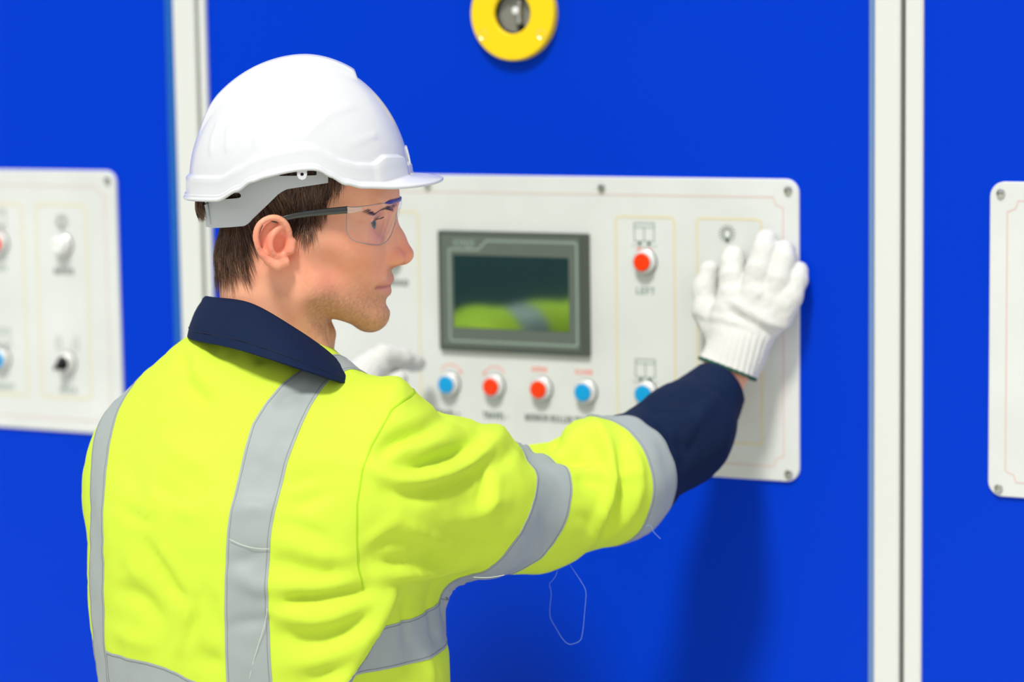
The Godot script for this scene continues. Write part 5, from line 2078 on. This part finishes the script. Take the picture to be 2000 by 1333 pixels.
func groove_at(f: float, u: float) -> float:
	var best := 1e9
	for c in [[[-75, 62], [-73, 82], [-62, 103]], [[-48, 56], [-45, 84], [-30, 106], [-4, 119]], [[-6, 58], [12, 82], [34, 98], [54, 104]], [[33, 50], [52, 66], [76, 74]], [[-92, 58], [-90, 74], [-84, 88]]]:
		for k in c.size() - 1:
			var a := Vector2(c[k][0], c[k][1])
			var b := Vector2(c[k + 1][0], c[k + 1][1])
			var q := Vector2(f, u) - a
			var t := clampf(q.dot(b - a) / (b - a).length_squared(), 0.0, 1.0)
			best = minf(best, (q - (b - a) * t).length())
	return 1.5 * exp(-best * best / 4.0)

func lip_at(a: float) -> float:
	# width of the rim: a small lip all round, the peak in front
	var w := absf(wrapf(a, -PI, PI))
	return curve_table([[0.0, 36.0], [0.25, 34.5], [0.55, 25.0], [0.85, 13.0], [1.15, 8.5], [3.2, 7.0]], w)

func build_helmet():
	var hat := thing("hard_hat", hp(0, 40, 0), "white plastic hard hat with a short peak, worn by the man in yellow", "hard hat")
	var around := 220
	var rows := []
	for j in around:
		var a := TAU * j / around
		var dir := Vector2(cos(a), sin(a))
		var lip := lip_at(a)
		# the edge's height is looked up where the rim is
		var rad := shell_radius(a)
		var f := dir.x * (rad + lip * 0.3)
		var e := edge_at(f)
		var peak := smoothstep(12.0, 34.0, lip)
		var tip := e + peak * lerpf(0.0, 3.5, smoothstep(0.8, 0.0, absf(wrapf(a, -PI, PI))))
		var pts := []   # [outwards, height]
		pts.append([shell_at(a, e + 62.0) - 4.0, e + 62.0])
		pts.append([shell_at(a, e + 30.0) - 3.2, e + 30.0])
		pts.append([shell_at(a, e + 8.0) - 3.0, e + 8.0])
		pts.append([rad - 2.0, e + 3.0 + 2.0 * peak])
		pts.append([rad + lip * 0.5, lerpf(e, tip, 0.5) + 0.2])
		pts.append([rad + lip - 2.2, tip - 0.2])
		pts.append([rad + lip - 0.6, tip + 0.4])
		pts.append([rad + lip, tip + 1.9])
		pts.append([rad + lip - 0.6, tip + 3.3])
		pts.append([rad + lip - 2.2, tip + 4.0])
		pts.append([rad + lip * 0.55 + 1.5, lerpf(e, tip, 0.5) + 5.2 + 3.4 * peak])
		var bt := e + lerpf(24.5, 22.5, peak)
		var band := 3.6
		# a block in the band near each front corner stands a little prouder
		var w := absf(wrapf(a, -PI, PI))
		band += 1.8 * smoothstep(0.36, 0.40, w) * smoothstep(0.86, 0.82, w)
		bt += 9.0 * smoothstep(0.34, 0.44, w) * smoothstep(0.88, 0.70, w)
		pts.append([shell_at(a, e + 7.0) + band + 1.6 + 1.0 * peak, e + 6.2 + 5.0 * peak])
		pts.append([shell_at(a, e + 8.5) + band, e + 8.0 + 6.0 * peak])
		pts.append([shell_at(a, lerpf(e + 10.0, bt, 0.5)) + band, lerpf(e + 12.0, bt, 0.5)])
		pts.append([shell_at(a, bt - 1.4) + band, bt - 1.4])
		pts.append([shell_at(a, bt) + band - 1.0, bt - 0.2])
		pts.append([shell_at(a, bt + 1.6) + 0.5, bt + 1.6])
		pts.append([shell_at(a, bt + 3.0), bt + 3.0])
		var row := PackedVector3Array()
		for p in pts:
			row.append(Vector3(HX + dir.x * p[0], p[1], dir.y * p[0]))
		var u0 := bt + 3.0
		var steps := 46
		var n := lerpf(1.97, 1.86, 0.5 + 0.5 * cos(a))
		var h0 := clampf((u0 - 28.0) / 124.5, 0.0, 1.0)
		var t0 := asin(pow(h0, n * 0.5))
		for k in range(1, steps + 1):
			var t := lerpf(t0, PI * 0.5, float(k) / steps)
			var u := 28.0 + 124.5 * pow(sin(t), 2.0 / n)
			var r := shell_radius(a) * pow(maxf(0.0, cos(t)), 2.0 / n)
			var q := Vector3(HX + dir.x * r + 6.0 * sin(t) * sin(t), u, dir.y * r)
			var out := Vector3(q.x / 114.0, (u - 28.0) / 124.0, q.z / 104.0).normalized()
			q += out * (rib_at(q.x, q.z, u) + groove_at(q.x, u) * smoothstep(30.0, 55.0, absf(q.z)) * smoothstep(0.0, 0.15, float(k) / steps))
			row.append(q)
		rows.append(row)
	# rows run round the shell; close the ring
	var m := lattice(rows, false, true)
	to_head(m)
	aim_out(m, hp(0, 60, 0), 14)
	m.uv = PackedVector2Array()
	commit("shell", m, mats["helmet plastic"], hat)
	# front badge
	var badge := Surf.new()
	var b := []
	for k in 9:
		var row := PackedVector3Array()
		for s in 9:
			var r := lerpf(-15, 15, s / 8.0)
			var u := lerpf(38, 60, k / 8.0)
			row.append(Vector3(shell_at(atan2(r, 112.0), u) * cos(atan2(r, 112.0)) + 2.6, u, r))
		b.append(row)
	badge = lattice(b)
	to_head(badge)
	aim_out(badge, hp(0, 60, 0), 40)
	badge.uv = PackedVector2Array()
	commit("front_badge", thicken(badge, 0.0022), mats["helmet plastic"], hat)
	# lug for the chin strap, with its hole, on both sides
	for s in [1, -1]:
		var lug := Surf.new()
		var outline := [[-5, 46], [-5, 36], [-3.4, 32.8], [0, 31.4], [3.4, 32.8], [5, 36.5], [5, 46]]
		var hole := []
		for k in 12:
			hole.append([cos(TAU * k / 12) * 1.7, 37.0 + sin(TAU * k / 12) * 1.7])
		var grid := []
		for y in 60:
			var row := PackedVector3Array()
			for x in 46:
				row.append(Vector3(1.0 + lerpf(-5.4, 5.4, x / 45.0), lerpf(31.0, 46.0, y / 59.0), 109.5 * s))
			grid.append(row)
		var gm := lattice(grid)
		var po := PackedVector2Array()
		for q in outline:
			po.append(Vector2(q[0] + 1.0, q[1]))
		var val := PackedFloat32Array()
		for p in gm.v:
			val.append(minf(-poly_dist(Vector2(p.x, p.y), po), Vector2(p.x - 1.0, p.y - 37.2).length() - 1.8))
		lug = clip(gm, val)
		to_head(lug)
		normals(lug)
		if lug.n[0].dot(HR * s) < 0.0:
			flip(lug)
		commit("strap_lug", thicken(lug, 0.0022), mats["helmet plastic"], hat)
	# headband of the harness: a band bent round the head, cut to its outline, with two slots a side
	var side := PackedVector2Array()
	for q in [[27.5, 26.4], [-6, 22.2], [-15, 20.8], [-20, 18.5], [-24.5, 15.4], [-51, -9.6], [-55, -14.0], [-60, -17.0], [-92, -20.6], [-130, -21.5], [-130, 3], [-104, 2], [-100, 4], [-95, 52], [27.5, 52]]:
		side.append(Vector2(q[0], q[1]))
	var slot_a := rounded(-23, 34.5, 16, 41.5, 1.0, 2)
	var slot_b := PackedVector2Array()
	for q in [[-84, 9.5], [-64.5, 11.8], [-62.2, 13.0], [-62.2, 15.4], [-64, 17.0], [-70, 17.0], [-84, 12.5]]:
		slot_b.append(Vector2(q[0], q[1]))
	var g := []
	for y in 150:
		var row := PackedVector3Array()
		for x in 300:
			var a := lerpf(0.30 * PI, 1.70 * PI, x / 299.0)
			var u := lerpf(-23.0, 54.0, y / 149.0)
			row.append(Vector3(-1.0 + cos(a) * 100.5, u, sin(a) * (84.0 - 0.05 * absf(u))))
		g.append(row)
	var bm := lattice(g)
	var v := PackedFloat32Array()
	for p in bm.v:
		var q := Vector2(p.x, p.y)
		v.append(minf(-poly_dist(q, side), minf(poly_dist(q, slot_a), poly_dist(q, slot_b))))
	bm = clip(bm, v)
	to_head(bm)
	aim_out(bm, hp(0, 10, 0), 0)
	commit("headband", thicken(bm, 0.0016), mats["headband plastic"], hat)
	# the nape clip at the end of the band
	var cp := tube(PackedVector3Array([hp(-99.5, 3, 24), hp(-97.0, -8, 27), hp(-94.5, -17, 29)]), [0.0022, 0.0020, 0.0018], 8)
	commit("nape_clip", cp, mats["headband plastic"], hat)
	# dark foam lining inside the crown
	var lr := []
	for j in 48:
		var a := TAU * j / 48
		var row := PackedVector3Array()
		for k in 12:
			var t := lerpf(0.16, PI * 0.5, k / 11.0)
			row.append(Vector3(cos(a) * 97.0 * cos(t) - 1.0, 30.0 + 107.0 * sin(t), sin(a) * 81.0 * cos(t)))
		lr.append(row)
	var ln := lattice(lr, false, true)
	to_head(ln)
	aim_out(ln, hp(0, 40, 0), 6)
	ln.uv = PackedVector2Array()
	commit("lining", ln, mats["helmet lining"], hat)

func to_head(m: Surf):
	for k in m.v.size():
		m.v[k] = hp(m.v[k].x, m.v[k].y, m.v[k].z)
	normals(m)

func aim_out(m: Surf, mid: Vector3, at: int):
	var good := 0.0
	for k in range(0, m.v.size(), maxi(1, m.v.size() / 200)):
		good += m.n[k].dot((m.v[k] - mid).normalized())
	if good < 0.0:
		flip(m)

# ------------------------------------------------------------------ the safety glasses
func build_glasses():
	var gl := thing("safety_glasses", hp(60, -10, 0), "clear safety glasses with dark grey side arms, worn by the man under his hard hat", "glasses")
	# the lens runs in one piece round both eyes: path in (f, r), with the heights of its edges
	var path := [[46, 75.5, 2.0, -24], [50, 74.5, 1.0, -31], [56, 72, 0.8, -35], [66, 66, 1.2, -38], [77, 56, 2.0, -40.5], [87, 43, 2.6, -40], [95, 29, 3.2, -33], [100.5, 16, 3.8, -20], [103, 7, 4.0, -10], [103.6, 0, 4.2, -8]]
	var full := []
	for p in path:
		full.append(p)
	for k in range(path.size() - 2, -1, -1):
		full.append([path[k][0], -path[k][1], path[k][2], path[k][3]])
	var mid := []
	var low := []
	for p in full:
		mid.append(Vector3(p[0], p[2], p[1]))
		low.append(Vector3(p[0], p[3], p[1]))
	var a := smooth_path(mid, 6)
	var b := smooth_path(low, 6)
	var rows := []
	for s in 12:
		var t := s / 11.0
		var row := PackedVector3Array()
		for k in a.size():
			var q := a[k].lerp(b[k], t)
			# the lens bulges between brow and cheek
			var dir := Vector3(q.x - 30.0, 0, q.z * 0.75).normalized()
			row.append(q + dir * (3.2 * sin(t * PI) - 3.0 * t * t))
		rows.append(row)
	var m := lattice(rows)
	var low_edge: PackedVector3Array = rows[11]
	var top_edge: PackedVector3Array = rows[0]
	to_head(m)
	aim_out(m, hp(30, -15, 0), 0)
	m.uv = PackedVector2Array()
	commit("lens", m, mats["clear lens"], gl)
	var rim := PackedVector3Array()
	for k in low_edge.size():
		rim.append(hp(low_edge[k].x, low_edge[k].y, low_edge[k].z))
	for k in range(top_edge.size() - 1, -1, -1):
		rim.append(hp(top_edge[k].x, top_edge[k].y, top_edge[k].z))
	commit("lens_rim", tube(rim, [0.00042], 6, true), mats["lens edge"], gl)
	# the blue guard along the brow
	var n := a.size()
	var guard := []
	for k in range(n):
		if absf(a[k].z) < 46.0:
			guard.append(k)
	var gr := []
	for q in [[0.6, -2.4], [2.0, -1.6], [2.0, 2.0], [-1.5, 3.2], [-2.2, 0.4], [-0.8, -2.2]]:
		var row := PackedVector3Array()
		for k: int in guard:
			var dir := Vector3(a[k].x - 30.0, 0, a[k].z * 0.75).normalized()
			var e := smoothstep(46.0, 34.0, absf(a[k].z))
			row.append(a[k] + dir * (q[0] * e) + Vector3(0, q[1] * lerpf(0.3, 1.0, e), 0))
		gr.append(row)
	var gm := lattice(gr, false, true)
	to_head(gm)
	outward(gm)
	gm.uv = PackedVector2Array()
	commit("brow_guard", gm, mats["blue guard"], gl)
	# side arms, flat bars bent round the head and over the ears
	for s in [1, -1]:
		var arm := [[52, 74.5, 0.6, -5.4], [46.5, 76.0, 2.0, -5.6], [30, 78.0, 0.8, -6.4], [14, 79.2, -0.6, -7.4], [-4, 80.0, -2.8, -9.2], [-16, 80.0, -5.6, -11.2], [-27, 79.0, -8.6, -13.6], [-42, 77.5, -17.0, -21.0], [-50, 76.5, -27.0, -29.5]]
		for part in 2:
			var ring := []
			var from := 1 if part == 0 else 0
			var till := arm.size() - 1 if part == 0 else 1
			var top := []
			var bot := []
			for k in range(from, till + 1):
				top.append(Vector3(arm[k][0], arm[k][2], arm[k][1] * s))
				bot.append(Vector3(arm[k][0], arm[k][3], arm[k][1] * s))
			if part == 1:
				top.push_front(Vector3(62, 0.4, 68.5 * s))
				bot.push_front(Vector3(62, -3.4, 68.5 * s))
			var tp := smooth_path(top, 6)
			var bt := smooth_path(bot, 6)
			var rr := []
			for k in tp.size():
				var row := PackedVector3Array()
				var c := tp[k].lerp(bt[k], 0.5)
				var h := (tp[k].y - bt[k].y) * 0.5
				for e in 12:
					var q := TAU * e / 12
					row.append(c + Vector3(0, signf(sin(q)) * pow(absf(sin(q)), 0.6) * h, signf(cos(q)) * pow(absf(cos(q)), 0.6) * (1.5 if part == 0 else 1.2)))
				rr.append(row)
			var am := lattice(rr, true)
			for e in 2:
				var base := 0 if e == 0 else (tp.size() - 1) * 12
				for k in range(1, 11):
					am.i.append_array(PackedInt32Array([base, base + k, base + k + 1] if e == 0 else [base, base + k + 1, base + k]))
			to_head(am)
			outward(am)
			am.uv = PackedVector2Array()
			var o := commit("side_arm" if part == 0 else "hinge", am, mats["temple arm" if part == 0 else "clear hinge"], gl)
			if part == 0:
				o.set_meta("label", "dark grey plastic side arm")
